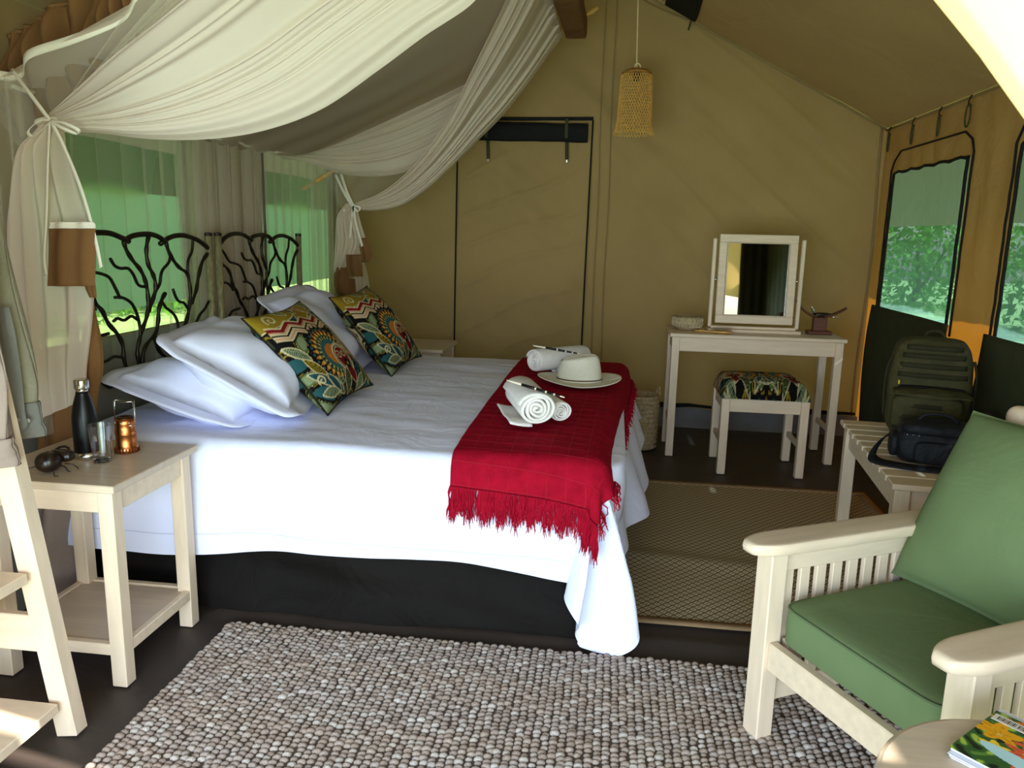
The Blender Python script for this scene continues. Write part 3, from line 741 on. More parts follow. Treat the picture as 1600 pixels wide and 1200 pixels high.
# printed pattern ----------------------------------------------------------
def paint_pattern(U, V, mirror=False):
    """bold floral and zigzag tapestry print painted on a grid, U right, V up"""
    if mirror: U = .5 + np.abs(U - .5) * 1.0
    lin = lambda r, g, b: np.array(rgb(r, g, b)[:3])
    K, OC, RD, CR, TE, OR_, GR, SAG, PK = lin(18, 16, 14), lin(150, 124, 32), lin(128, 22, 26), lin(214, 196, 150), lin(48, 96, 98), lin(206, 122, 40), lin(92, 104, 56), lin(134, 146, 106), lin(206, 150, 118)
    im = np.zeros(U.shape + (3,)) + K
    wv = np.sin(U * 19 + 3 * np.sin(V * 9)) + np.sin(V * 23 + 2 * np.sin(U * 13)); im[wv > .55] = GR; im[wv > 1.1] = SAG; im[(wv < -.8)] = TE * .8; im[(wv > .5) & (wv < .56)] = CR; im[(np.abs(wv - .1) < .05)] = OC
    def put(m, c): im[m] = c
    def shape(d, c, ol=.009, oc=CR):
        put(d < ol, oc); put(d < 0, c)
    def ell(cx, cy, a, b, rot=0):
        c, s = math.cos(rot), math.sin(rot); x = (U - cx) * c + (V - cy) * s; y = -(U - cx) * s + (V - cy) * c
        return (np.sqrt((x / a) ** 2 + (y / b) ** 2) - 1) * min(a, b)
    def leaf(cx, cy, L, w, rot, c, stripe=None, oc=CR):
        cs, s = math.cos(rot), math.sin(rot); x = ((U - cx) * cs + (V - cy) * s) / L; y = (-(U - cx) * s + (V - cy) * cs)
        d = np.abs(y) - w * np.maximum(0, 1 - (2 * x - 1) ** 2); ok = (x > -.03) & (x < 1.03)
        put(ok & (d < .010), oc); put(ok & (d < 0), c)
        if stripe is not None: put(ok & (d < -.004) & (np.mod(x * 14 - np.abs(y) * 30, 1) < .35), stripe)
    def spiral(cx, cy, r, c, turns=1.6, w=.010, ph=0):
        dx, dy = U - cx, V - cy; rr = np.hypot(dx, dy); th = np.arctan2(dy, dx) + ph
        for k in range(3):
            rad = r * (np.mod(th, 2 * PI) / (2 * PI) + k) / turns
            put((np.abs(rr - rad) < w * (.5 + rr / r * .6)) & (rr < r) & (rad < r), c)
    # ground patches
    shape(ell(.22, .93, .34, .13, .1), OC); shape(ell(.75, .95, .2, .09, -.3), GR); shape(ell(.62, .86, .2, .07, .5), OC)
    spiral(.16, .88, .07, CR); spiral(.47, .93, .055, K); spiral(.72, .84, .06, OC)
    for k in range(4): leaf(.28 + k * .17, .995, .16, .03, -.9 - .12 * k, [SAG, GR, PK, SAG][k], K)
    # zigzag bands
    x0 = np.abs(np.mod((U - .03) * 4.2, 1) - .5) * 2; zz = (V - (.70 - .04 * U + .055 * x0)); ins = (U > .03) & (U < .80)
    for k, c in enumerate([CR, RD, RD, PK, CR, K, CR, PK, CR, K]): put(ins & (zz < .085 - k * .017) & (zz > .085 - (k + 1) * .017), c)
    # sun
    cx, cy = .50, .38; dx, dy = U - cx, V - cy; r = np.hypot(dx, dy * 1.05); th = np.arctan2(dy, dx)
    put(r < .295, K); m_ = np.abs(np.mod(th / (2 * PI) * 26, 1) - .5) * 2
    put((r > .275) & (r < .33) & (m_ > (r - .275) / .055), K)
    put((r > .255) & (r < .285) & (m_ > .62), TE)
    pet = (r > .205) & (r < .272) & (m_ < 1 - (r - .205) / .067 * .95) & (m_ < .74); put(pet, OR_)
    put(pet & (r < .232) & (m_ < .4), lin(236, 190, 90))
    put((r < .205) & (r > .150), GR); put((r > .16) & (r < .2) & (m_ > .7), K); put((np.abs(r - .172) < .013) & (m_ < .26), CR)
    put(r < .150, TE); put(r < .108, OR_); put((r < .108) & (np.mod(r * 80, 1) < .25), lin(170, 84, 30))
    # paisleys with a flower
    for (px_, py_, rt) in ((.60, .27, -.25), (.87, .40, -.6)):
        shape(ell(px_, py_ + .05, .115, .125, rt) , K, .022); shape(ell(px_, py_ + .05, .095, .105, rt), RD)
        leaf(px_ - .02, py_ + .0, .20, .055, -1.3 + rt * .3, RD, lin(86, 14, 18))
        spiral(px_ - .045, py_ + .085, .045, CR, 1.4, .006); spiral(px_ + .04, py_ + .09, .04, CR, 1.4, .006, 2)
        for k in range(6):
            a = k * PI / 3; put(ell(px_ + .035 * math.cos(a) + .01, py_ - .01 + .035 * math.sin(a), .02, .02) < 0, K)
        put(ell(px_ + .01, py_ - .01, .013, .013) < 0, lin(206, 184, 90))
    # leaves all around
    LV = [(.02, .62, .25, .035, -.9, SAG), (.10, .46, .26, .04, -1.1, OC), (.04, .34, .3, .04, -.75, TE), (.20, .26, .26, .045, -1.0, GR), (.05, .14, .22, .04, -.2, SAG),
          (.78, .72, .26, .03, -1.35, CR), (.86, .76, .28, .04, -1.2, TE), (.93, .66, .3, .035, -1.7, PK), (.76, .52, .3, .025, -1.15, PK), (.95, .30, .24, .04, -1.9, OC),
          (.42, .02, .24, .05, 1.1, GR), (.62, .0, .2, .04, .7, SAG), (.75, .02, .3, .045, .9, GR), (.88, .02, .22, .04, 1.4, OC), (.30, .08, .2, .035, 2.0, TE)]
    for (a, b_, L, w, rt, c) in LV: leaf(a, b_, L, w, rt, c, K)
    hat_ = (U > .70) & (U < .80) & (V > .42) & (V < .86) & (np.abs(U - .75 - .05 * np.sin(V * 12)) < .028); put(hat_, K)
    put(hat_ & (np.mod(U * 30 + V * 24, 1) < .5), CR)
    spiral(.90, .14, .07, OC); spiral(.12, .24, .05, CR); spiral(.92, .90, .06, OC); spiral(.36, .15, .05, SAG)
    # binding
    return im * .74
def cushion(label, o, ex, ey, w, h, t, flip=False, seed=0):
    n = 150; Mx = frame(o, ex, ey); g = np.linspace(0, 1, n + 1); U, V = np.meshgrid(g, g, indexing='ij')
    im = paint_pattern(1 - U if flip else U, V).reshape(-1, 3); im = np.concatenate([im, im[::-1]]); col = np.concatenate([im, np.ones((len(im), 1))], 1)
    c = pillow('cushion', pillow_fn(w, h, t, .09, seed, .008, .5), Mx, paintm, n, col=col); tag(c, label, 'cushion', 'patterned cushions on the bed')
    P = []
    f = pillow_fn(w, h, t, .09, seed, 0, .5)
    for a, b_ in [(0, 0), (1, 0), (1, 1), (0, 1)]:
        a2, b2_ = {(0, 0): (1, 0), (1, 0): (1, 1), (1, 1): (0, 1), (0, 1): (0, 0)}[(a, b_)]
        for s in np.linspace(0, 1, 20, endpoint=False): P.append(Mx @ f(a + (a2 - a) * s, b_ + (b2_ - b_) * s, 1))
    P.append(P[0])
    obj('piping', MB().tube(P, .0035, 6), black_cl, c, smooth=True)
cushion('square patterned cushion nearest the camera, leaning on the near white pillows', (-1.165, 2.885, .815), (.045, 1, .05), (-.68, -.02, .74), .48, .47, .15, False, 3)
cushion('square patterned cushion farther back, beside the back wall', (-1.150, 3.71, .82), (.05, 1, .05), (-.64, -.03, .78), .49, .47, .15, False, 6)

# towels, quills, hat ------------------------------------------------------
def towel_roll(label, a, b_, R, tail=0.):
    a, b_ = Vector(a), Vector(b_); d = (b_ - a); L = d.length; d.normalize(); up = Vector((0, 0, 1)); sd = d.cross(up).normalized()
    t = thing('rolled_towel', label, 'towel', (a.x, a.y, a.z - R), 0, 'rolled white towels on the throw')
    turns, n = 4.3, 110; pitch = (R - .008) / turns; th = pitch * .80; m = MB(); rings = []
    prof = []
    for i in range(n + 1):
        q = i / n; ang = q * turns * 2 * PI + 1.0; r = .006 + (R - .006 - th / 2) * q
        r *= 1 + .05 * math.sin(ang * 2.3) * (1.6 - q) + .05 * (1.3 - q) * nz((q * 20, R * 90, 0), 1); prof.append((ang, r))
    def P(i, s, ax):
        ang, r = prof[i]; r += s * th / 2
        w = .006 * math.sin(ang * 1.3 + 2) * (1 - prof[i][1] / R)
        # flatten a little under its own weight
        return a + d * (ax + (w if ax < L / 2 else -w) + (.004 * s)) + sd * (r * math.cos(ang) * 1.05) + up * (r * math.sin(ang) * .95)
    axs = [0, .006, L * .33, L * .66, L - .006, L]; sh_ = [.55, 1, 1.0, 1.0, 1, .55]
    V = []; NA = len(axs)
    for i in range(n + 1):
        for s in (-1, 1):
            for k, ax in enumerate(axs): V.append(P(i, s * sh_[k], ax))
    F = []
    ix = lambda i, s, k: (i * 2 + s) * NA + k
    for i in range(n):
        for k in range(NA - 1):
            F.append((ix(i, 1, k), ix(i + 1, 1, k), ix(i + 1, 1, k + 1), ix(i, 1, k + 1))); F.append((ix(i, 0, k + 1), ix(i + 1, 0, k + 1), ix(i + 1, 0, k), ix(i, 0, k)))
        F.append((ix(i, 0, 0), ix(i + 1, 0, 0), ix(i + 1, 1, 0), ix(i, 1, 0))); F.append((ix(i, 1, NA - 1), ix(i + 1, 1, NA - 1), ix(i + 1, 0, NA - 1), ix(i, 0, NA - 1)))
    for i in (0, n):
        for k in range(NA - 1): F.append((ix(i, 0, k), ix(i, 1, k), ix(i, 1, k + 1), ix(i, 0, k + 1)))
    m.add(V, F)
    obj('roll', m, towel, t, smooth=True, world=True)
    if tail:
        g = lambda u, v: a + d * (.0 + (L * .92) * v) + sd * (-R * .25 - (R * .75 + tail) * u) + up * (-R * .93 + .004 + .012 * u * u + .003 * math.sin(v * 9))
        obj('loose_end', MB().grid(g, 8, 16), towel, t, smooth=True, world=True, sol=.007)
    return t
ZB = ZT + .03
def onb(px, py, z): return onz(px, py, z)
t1a, t1b = onb(840, 640, .712), onb(797, 618, .712)
d1 = (Vector((-.72, .69, 0))).normalized()
towel_roll('thick rolled white towel nearest the camera, under the near quill', t1a, t1a + Vector((-.30, .95, 0)).normalized() * .32, .066, .028)
t2a = onb(877, 644, .684)
towel_roll('thin rolled hand towel tucked beside the thick near roll', t2a, t2a + Vector((-.42, .90, 0)).normalized() * .22, .042)
t3a = onb(834, 564, .715)
towel_roll('thick rolled white towel behind the hat', t3a, t3a + Vector((.72, .69, 0)).normalized() * .31, .062)
t4a = onb(868, 573, .680)
towel_roll('thin rolled hand towel behind the hat brim', t4a, t4a + Vector((.72, .69, 0)).normalized() * .2, .046)
def quill(label, a, b_):
    a, b_ = Vector(a), Vector(b_); t = thing('quill', label, 'quill', a, 0, 'porcupine quills on the towels')
    pr = lambda q: .0015 + .0034 * math.sin(PI * min(1, q * .9 + .08)) ** .7
    cuts = [0, .27, .50, .53, .68, .71, .82, .85, .93, 1.0]
    obj('shaft', MB().tube([a.lerp(b_, q) for q in np.linspace(0, 1, 12)], [pr(q) * .96 for q in np.linspace(0, 1, 12)], 8), quill_w, t, smooth=True, world=True)
    for k in (1, 3, 5, 7):
        c0, c1 = cuts[k], cuts[k + 1]
        obj('dark_band', MB().tube([a.lerp(b_, q) for q in np.linspace(c0, c1, 4)], [pr(q) * 1.12 for q in np.linspace(c0, c1, 4)], 8), quill_b, t, smooth=True, world=True)
quill('black and cream banded quill lying on the near rolled towels', onb(792, 594, .800), onb(882, 621, .770))
quill('black and cream banded quill lying on the towels behind the hat', onb(833, 540, .800), onb(907, 553, .775))
# hat
hp = onb(905, 596, ZB + .012); t = thing('straw_hat', 'cream wide-brimmed straw hat resting on the red throw', 'hat', hp)
def brim(u, v):
    a = u * 2 * PI; r = .088 + (.092) * v; x, y = r * 1.06 * math.cos(a), r * .98 * math.sin(a)
    return Vector((x, y, .006 + .020 * v * v * (abs(math.cos(a)) ** 1.5) + .004 * math.sin(2 * a) * v))
obj('brim', MB().grid(brim, 60, 10), hatm, t, smooth=True, sol=.004)
def crown(u, v):
    a = u * 2 * PI
    if v < .62: q = v / .62; r, z = .092 - .010 * q, .006 + .098 * q
    else: q = (v - .62) / .38; r, z = .082 * math.cos(q * PI / 2) ** .9, .106 + .016 * math.sin(q * PI / 2)
    x, y = r * 1.1 * math.cos(a), r * .93 * math.sin(a)
    if v > .3:
        k = smooth(.3, .8, v)
        z -= .020 * k * math.exp(-(y / .022) ** 2) * (1 if v > .62 else .0)
        y *= 1 - .35 * k * smooth(.02, .085, x); x *= 1 - .10 * k; z += .016 * k * (x / .09) * (1 if x > 0 else .8)
    return Vector((x, y, z))
obj('crown', MB().grid(crown, 60, 26), hatm, t, smooth=True, sol=.003)
obj('cord_band', MB().tube([(.1015 * math.cos(a), .086 * math.sin(a), .017) for a in np.linspace(0, 2 * PI, 50)], .003, 6), hatb, t, smooth=True)

# things on the bedside table ------------------------------------------------
TZ = .61
p = onz(137, 716, TZ); t = thing('water_bottle', 'black insulated bottle with steel cap and base', 'bottle', p)
obj('body', MB().lathe([(.0325, .020), (.034, .024), (.034, .120), (.0325, .140), (.027, .168), (.021, .188), (.0175, .200), (.0170, .206)], n=36), blackp, t, smooth=True)
obj('base_ring', MB().lathe([(.028, 0), (.032, .004), (.0342, .008), (.0342, .0235), (.032, .0235)], n=36), steel, t, smooth=True)
obj('neck', MB().lathe([(.0168, .204), (.0168, .215), (.015, .215)], n=30), steel, t, smooth=True)
obj('cap', MB().lathe([(.012, .214), (.0195, .214), (.0205, .217), (.0205, .238), (.019, .2425), (.012, .243), (.008, .2415), (0, .2415)], n=36), steel, t, smooth=True)
p = onz(160, 722, TZ); t = thing('drinking_glass', 'clear flared drinking glass beside the black bottle', 'glass', p)
obj('tumbler', MB().lathe([(.0, .0), (.022, .0), (.0245, .004), (.0265, .03), (.0335, .114), (.0325, .1145), (.0258, .034), (.0238, .012), (.0225, .0105), (0, .0105)], n=80), glassm, t)
p = onz(199, 706, TZ); t = thing('camping_lantern', 'copper collapsible camping lantern with wire handles up', 'lantern', p)
obj('body', MB().lathe([(.030, .0), (.0345, .004), (.0345, .018), (.031, .021), (.0315, .025), (.0300, .028), (.0300, .058), (.0315, .061), (.0300, .064), (.0315, .067), (.0300, .07), (.0290, .088), (.0300, .092), (.0295, .102), (.026, .108)], n=40), copper, t, smooth=True)
obj('top', MB().lathe([(.026, .106), (.0265, .110), (.022, .113), (.016, .113), (.012, .110), (0, .110)], n=32), copperd, t, smooth=True)
b = MB()
for k in range(24):
    a = k * PI / 12; b.box((.0345 * math.cos(a), .0345 * math.sin(a), .010), (.003, .004, .014), Matrix.Rotation(a, 3, 'Z'), .0008)
obj('grip_ridges', b, copperd, t, kind='stuff')
for k in range(8):
    a = k * PI / 4 + .2; obj('rivet', MB().rbox((.0292 * math.cos(a), .0292 * math.sin(a), .098), (.006, .006, .006), 1, 10, 6), steel, t, smooth=True)
b = MB(); s = .034
for y in (-.004, .004): b.tube([(-s, 0, .094), (-s + .002, y, .16), (-s + .004, y * 2, .1625), (0, y * 3, .159), (s - .004, y * 2, .1625), (s - .002, y, .16), (s, 0, .094), (s - .008, 0, .09)], .0012, 6)
for sg in (-1, 1): b.tube([(sg * .036, 0, .088), (sg * .024, -.018, .089)], .0016, 6)
obj('wire_handle', b, steel, t, smooth=True)
p = onz(77, 738, TZ); t = thing('beetle_ornament', 'dark carved seed-pod beetle ornament on the bedside table', 'ornament', p, -.12)
obj('body', MB().rbox((0, 0, .031), (.066, .064, .058), .9, 24, 14), darkwood, t, smooth=True)
obj('wing_seam', MB().tube([(0, -.031 + .062 * q, .0315 + .0295 * math.sin(PI * q)) for q in np.linspace(.05, .95, 12)], .0009, 5), M('seam_brown', rgb(90, 60, 36), .5), t)
obj('head', MB().rbox((.004, .044, .038), (.078, .040, .034), .7, 18, 10), darkwood, t, smooth=True)
b = MB(); b.tube([(-.022, .050, .050), (-.012, .056, .058), (.004, .058, .061), (.018, .056, .058), (.030, .048, .050)], .0036, 6)
obj('horn', b, darkwood, t, smooth=True)
for sg in (-1, 1):
    for (y0, dy) in ((-.012, -.020), (.014, .002), (.03, .02)):
        obj('leg', MB().tube([(sg * .026, y0, .020), (sg * .040, y0 + dy * .6, .016), (sg * .050, y0 + dy, .003), (sg * .058, y0 + dy * .7, .003)], [.002, .0018, .0016, .0014], 6), darkwood, t, smooth=True)
# ================================================================ DRESSING CORNER
def plain_table(name, label, cat_, loc, W, D, Ht, w, ap, over_=.012, stretch=None, top=True, rz=0):
    t = thing(name, label, cat_, loc, rz)
    if top: obj('tabletop', MB().box((W / 2, D / 2, Ht - .011), (W, D, .022), bev=.004), wood, t)
    zt = Ht - .022 if top else Ht
    xs = (over_ + w / 2, W - over_ - w / 2); ys = (over_ + w / 2, D - over_ - w / 2)
    legs(t, xs, ys, zt, w)
    for y in ys: obj('apron', MB().box((W / 2, y, zt - ap / 2), (xs[1] - xs[0] - w + .002, .022, ap)), wood, t)
    for x in xs: obj('apron', MB().box((x, D / 2, zt - ap / 2), (.022, ys[1] - ys[0] - w + .002, ap)), wood, t)
    if stretch:
        for x in xs: obj('stretcher', MB().box((x, D / 2, stretch), (.02, ys[1] - ys[0] - w + .002, .03)), wood, t)
    return t
DT = plain_table('dressing_table', 'pale wooden dressing table with slim legs against the back canvas wall', 'table', (.352, 4.57, 0), 1.0, .40, .75, .045, .085, .014, .20)
ST = plain_table('dressing_stool', 'pale wooden stool with a patterned padded seat under the dressing table', 'stool', (.632, 4.27, 0), .47, .39, .435, .045, .075, .0, .17, top=False)
n = 110; g = np.linspace(0, 1, n + 1); U, V = np.meshgrid(g, g, indexing='ij')
im = paint_pattern(.18 + np.abs(U - .5) * 1.3, .02 + V * .62).reshape(-1, 3)
def seatf(u, v):
    x, y = u * 2 - 1, v * 2 - 1; e = max(abs(x), abs(y)); k = 1 - max(0, (e - .72) / .28) ** 2.2
    return Vector((.235 + x * .238 * (1 + .02 * k), .195 + y * .198 * (1 + .02 * k), .437 + .095 * k + .012 * (1 - x * x) * (1 - y * y)))
m = MB().grid(seatf, n, n); m.col = np.concatenate([im, np.ones((len(im), 1))], 1); obj('seat_pad', m, paintm, ST, smooth=True)

MT = thing('dressing_mirror', 'tilting rectangular mirror in a pale wooden frame on its own stand', 'mirror', (.855, 4.79, .75))
obj('base', MB().box((0, -.005, .009), (.54, .13, .018)), wood, MT)
obj('base', MB().box((0, .005, .026), (.50, .06, .016)), wood, MT)
for sx in (-1, 1):
    obj('post', MB().box((sx * .256, 0, .29), (.022, .032, .53), bev=.006), wood_v, MT)
    obj('pivot', MB().lathe([(.006, 0), (.009, .004), (.009, .012), (.006, .016)], (sx * .236 - .008, 0, .31), 12, R=Matrix.Rotation(PI / 2, 3, 'Y')), steel, MT, smooth=True)
TLT = Matrix.Rotation(math.radians(-3.0), 3, 'X')
fm = MB(); cz = Vector((0, 0, .315)); Wf, Hf = .455, .53
def fbox(c, s): fm.box(cz + TLT @ Vector(c), s, TLT, .004)
for sz in (-1, 1): fbox((0, 0, sz * (Hf / 2 - .024)), (Wf, .024, .048))
for sx in (-1, 1): fbox((sx * (Wf / 2 - .023), 0, 0), (.046, .0235, Hf - .094))
obj('frame', fm, wood, MT)
fm = MB()
for sz in (-1, 1): fbox((0, -.013, sz * (Hf / 2 - .050)), (Wf - .092, .006, .006))
for sx in (-1, 1): fbox((sx * (Wf / 2 - .049), -.013, 0), (.006, .006, Hf - .1))
obj('inner_bead', fm, wood_t, MT)
fm = MB(); fbox((0, -.002, 0), (Wf - .09, .006, Hf - .094)); obj('glass', fm, mirrorm, MT)

t = thing('woven_bowl', 'small round coiled basket bowl at the left end of the dressing table', 'bowl', (.468, 4.79, .75))
obj('bowl', MB().lathe([(0, .002), (.06, 0), (.082, .018), (.092, .045), (.088, .078), (.084, .080), (.086, .046), (.076, .022), (.056, .010), (0, .010)], n=40), basketm, t, smooth=True)
b = MB()
for k in range(26):
    a = k / 26 * 2 * PI; P = []
    for q in np.linspace(0, 1, 7):
        aa = a + .28 * math.sin(q * PI * 2) ; r = [.084, .0895, .093, .094, .093, .0915, .090][int(round(q * 6))]; P.append((r * math.cos(aa), r * math.sin(aa), .018 + .058 * q))
    b.tube(P, .0028, 5)
obj('plaited_cords', b, M('pale_cord', rgb(198, 182, 146), .8, var=.15), t, smooth=True, kind='stuff')
obj('rim', MB().tube([(.088 * math.cos(a), .088 * math.sin(a), .079) for a in np.linspace(0, 2 * PI, 40)], .004, 6), basketm, t, smooth=True)

hb = thing('hair_brush', 'wooden hairbrush with black bristles in front of the mirror', 'brush', (.60, 4.66, .75), -.15)
obj('handle', MB().tube([(-.10, 0, .008), (-.06, 0, .009), (-.02, 0, .008), (.0, 0, .009)], [.005, .0075, .006, .009], 10), bamboo, hb, smooth=True)
obj('pad', MB().rbox((.055, 0, .009), (.13, .052, .016), .8, 24, 8), bamboo, hb, smooth=True)
b = MB()
for i in range(14):
    for j in range(6):
        x, y = -.0 + .11 * i / 13, -.02 + .04 * j / 5
        if ((x - .055) / .06) ** 2 + (y / .024) ** 2 < 1: b.tube([(x, y, .016), (x * 1.02, y * 1.15, .034)], .0011, 4)
obj('bristles', b, black_cl, hb, kind='stuff')

t = thing('bird_carving', 'dark wooden bird carving with spread wings on a block stand', 'ornament', (1.245, 4.80, .75))
obj('foot', MB().box((0, 0, .011), (.14, .085, .022), bev=.006), birdm, t)
obj('block', MB().box((.0, 0, .062), (.078, .045, .082), bev=.004), birdm, t)
obj('body', MB().rbox((.01, -.01, .118), (.12, .03, .030), .9, 18, 10), darkwood, t, smooth=True)
def wing(sg):
    def f(u, v):
        x = sg * (.02 + .125 * u); w = .038 * (1 - .55 * u)
        return Vector((x, -.005 + (v - .5) * w * 1.3, .112 + .055 * u ** 1.6 - .010 * math.sin(PI * v) + (.035 if sg < 0 else .0) * u ** 3))
    return MB().grid(f, 14, 6)
for sg in (-1, 1): obj('wing', wing(sg), birdm, t, smooth=True, sol=.006)
obj('neck', MB().tube([(-.03, -.015, .12), (-.05, -.03, .14), (-.06, -.035, .165), (-.07, -.035, .168)], [.009, .007, .006, .002], 8), steel, t, smooth=True)
obj('tail', MB().tube([(.05, -.02, .112), (.075, -.03, .108), (.10, -.03, .100)], [.005, .004, .002], 8), steel, t, smooth=True)

t = thing('laundry_basket', 'tall coiled straw basket half hidden behind the foot of the bed', 'basket', (.215, 4.74, 0))
pr = [(0, .004), (.09, .004)] + [(.095 + .012 * abs(math.sin(k * PI / 2 + .2)) + .010 * k / 26, .01 + .335 * k / 26) for k in range(27)] + [(.10, .345), (.09, .01), (0, .01)]
obj('body', MB().lathe(pr, n=36), basketm, t, smooth=True)
for k in range(12): obj('coil', MB().tube([((.1 + .0008 * k) * math.cos(a), (.1 + .0008 * k) * math.sin(a), .02 + .0285 * k) for a in np.linspace(0, 2 * PI, 32)], .0085, 6), basketm, t, smooth=True)
for a0 in (.4, 3.5): obj('handle', MB().tube(cat([(.112 * math.cos(a0 - .3), .112 * math.sin(a0 - .3), .33), (.118 * math.cos(a0), .118 * math.sin(a0), .385), (.112 * math.cos(a0 + .3), .112 * math.sin(a0 + .3), .33)], 6), .006, 6), basketm, t, smooth=True)

# bench, bags ----------------------------------------------------------------
BN = thing('slatted_bench', 'low pale wooden luggage bench with ten slats under the right window', 'bench', (1.0, 2.70, 0), math.radians(-5.6))
for k in range(10): obj('slat', MB().box((.235, .045 + k * .1005, .468), (.475, .078 if k not in (0, 9) else .09, .022), bev=.003), wood, BN)
for x in (.035, .435):
    for y in (.035, .915): obj('leg', MB().box((x, y, .2285), (.052, .052, .457)), wood_v, BN)
for x in (.035, .435): obj('side_rail', MB().box((x, .475, .412), (.024, .826, .088)), wood, BN)
for y in (.035, .915): obj('apron', MB().box((.235, y, .412), (.346, .024, .088)), wood, BN)

def loc_rot(rz): return Matrix.Rotation(rz, 3, 'Z')
BP = thing('backpack', 'olive military-style backpack with open front pocket, standing on the slatted bench', 'backpack', (1.375, 3.46, .479), math.radians(-16))
def bpf(p):
    k = smooth(.05, .21, p.z); p = p.copy(); p.x *= 1 - .16 * k; p.y = p.y * (1 - .25 * k) + .02 * k
    p += Vector((.01 * nz(p, 9), .01 * nz(p, 9, 4), .004 * nz(p, 9, 7))); return p
obj('main_body', MB().rbox((0, .01, .215), (.33, .21, .42), .34, 40, 24, fn=bpf), olive, BP, smooth=True)
def pkt(p):
    k = smooth(-.08, .1, p.z); p = p.copy(); p.y -= .02 * k; p += Vector((.008 * nz(p, 12), .010 * nz(p, 12, 4), 0)); return p
obj('front_pocket', MB().rbox((-.01, -.115, .105), (.27, .10, .19), .32, 32, 18, fn=pkt), olive, BP, smooth=True)
fl_ = lambda u, v: Vector((-.145 + .29 * u, -.125 - .065 * v - .02 * math.sin(v * PI), .215 - .012 * v - .02 * math.sin(u * 3.1) * v + .008 * nz((u * 4, v * 3, 0), 1) + .014 * math.sin(u * PI)))
obj('pocket_flap', MB().grid(fl_, 18, 8), olive, BP, smooth=True, sol=.008)
obj('pocket_opening', MB().rbox((0, -.10, .222), (.25, .05, .022), .5, 20, 8), bagm, BP, smooth=True)
for z, w in ((.265, .26), (.305, .25), (.345, .235), (.38, .21)):
    obj('webbing_band', MB().grid(lambda u, v, z=z, w=w: Vector(((u - .5) * w, -.094 + .018 * (z - .26) / .12 - .012 * math.cos((u - .5) * PI) + .10 * abs(u - .5) ** 3, z + .02 * v)), 16, 2), olive_d, BP, smooth=True, sol=.004)
for z in (.05, .10, .15): obj('webbing_band', MB().grid(lambda u, v, z=z: Vector(((u - .5) * .25 - .01, -.168 - .010 * math.cos((u - .5) * PI) + .08 * abs(u - .5) ** 3 - .006 * (z - .05) / .1, z + .018 * v)), 14, 2), olive_d, BP, smooth=True, sol=.004)
for sx in (-1, 1):
    obj('side_strap', MB().tube(cat([(sx * .155, -.03, .34), (sx * .17, -.02, .28), (sx * .172, -.02, .18), (sx * .165, -.02, .08)], 4), .006, 6), olive_d, BP, smooth=True)
    obj('shoulder_strap', MB().tube(cat([(sx * .07, .10, .41), (sx * .09, .15, .34), (sx * .11, .15, .2), (sx * .13, .11, .06)], 4), .014, 8), olive_d, BP, smooth=True)
obj('carry_handle', MB().tube(cat([(-.04, .06, .405), (-.02, .07, .445), (.03, .07, .445), (.05, .06, .405)], 5), .008, 8), olive_d, BP, smooth=True)
obj('zip_pull', MB().box((-.125, -.13, .246), (.007, .004, .018)), M('yellow_pull', rgb(190, 160, 40), .5), BP)
obj('hanging_strap', MB().tube(cat([(.15, -.06, .10), (.22, -.10, .14), (.25, -.11, .08), (.21, -.10, .03), (.16, -.08, .02)], 5), .009, 6), olive_d, BP, smooth=True)

CB = thing('camera_bag', 'black padded camera bag with a loose shoulder strap, lying on the bench', 'bag', (1.235, 3.03, .479), math.radians(-14))
cbf = lambda p: p * (1 - .18 * smooth(0, .09, p.z)) + Vector((.008 * nz(p, 14), .008 * nz(p, 14, 3), .006 * nz(p, 14, 6)))
obj('body', MB().rbox((.02, .0, .078), (.29, .19, .152), .42, 34, 18, fn=cbf), bagm, CB, smooth=True)
obj('lid', MB().rbox((.02, -.004, .135), (.265, .175, .05), .5, 28, 10), bagm, CB, smooth=True)
obj('front_pocket', MB().rbox((.03, -.098, .055), (.19, .035, .085), .45, 24, 10), bagm, CB, smooth=True)
obj('side_pocket', MB().rbox((-.125, 0, .06), (.035, .12, .09), .5, 20, 10), bagm, CB, smooth=True)
obj('shoulder_strap', MB().grid(lambda u, v: crv([Vector(q) for q in [(-.12, .03, .10), (-.17, -.02, .07), (-.20, -.09, .012), (-.12, -.15, .010), (.0, -.165, .012), (.10, -.15, .02), (.15, -.07, .08)]], u) + Vector((.0, .0, 0)) + Vector((.030 * (v - .5) * math.sin(u * 4 + .3), .034 * (v - .5), .012 * (v - .5))), 50, 2), bagm, CB, smooth=True, sol=.004)
obj('top_handle', MB().tube(cat([(-.05, 0, .155), (-.02, 0, .182), (.05, 0, .182), (.09, 0, .155)], 5), .006, 6), bagm, CB, smooth=True)
for x in (-.09, -.07, -.05): obj('eyelet', MB().rbox((x, -.085, .115), (.006, .006, .006), 1, 8, 6), steel, CB)

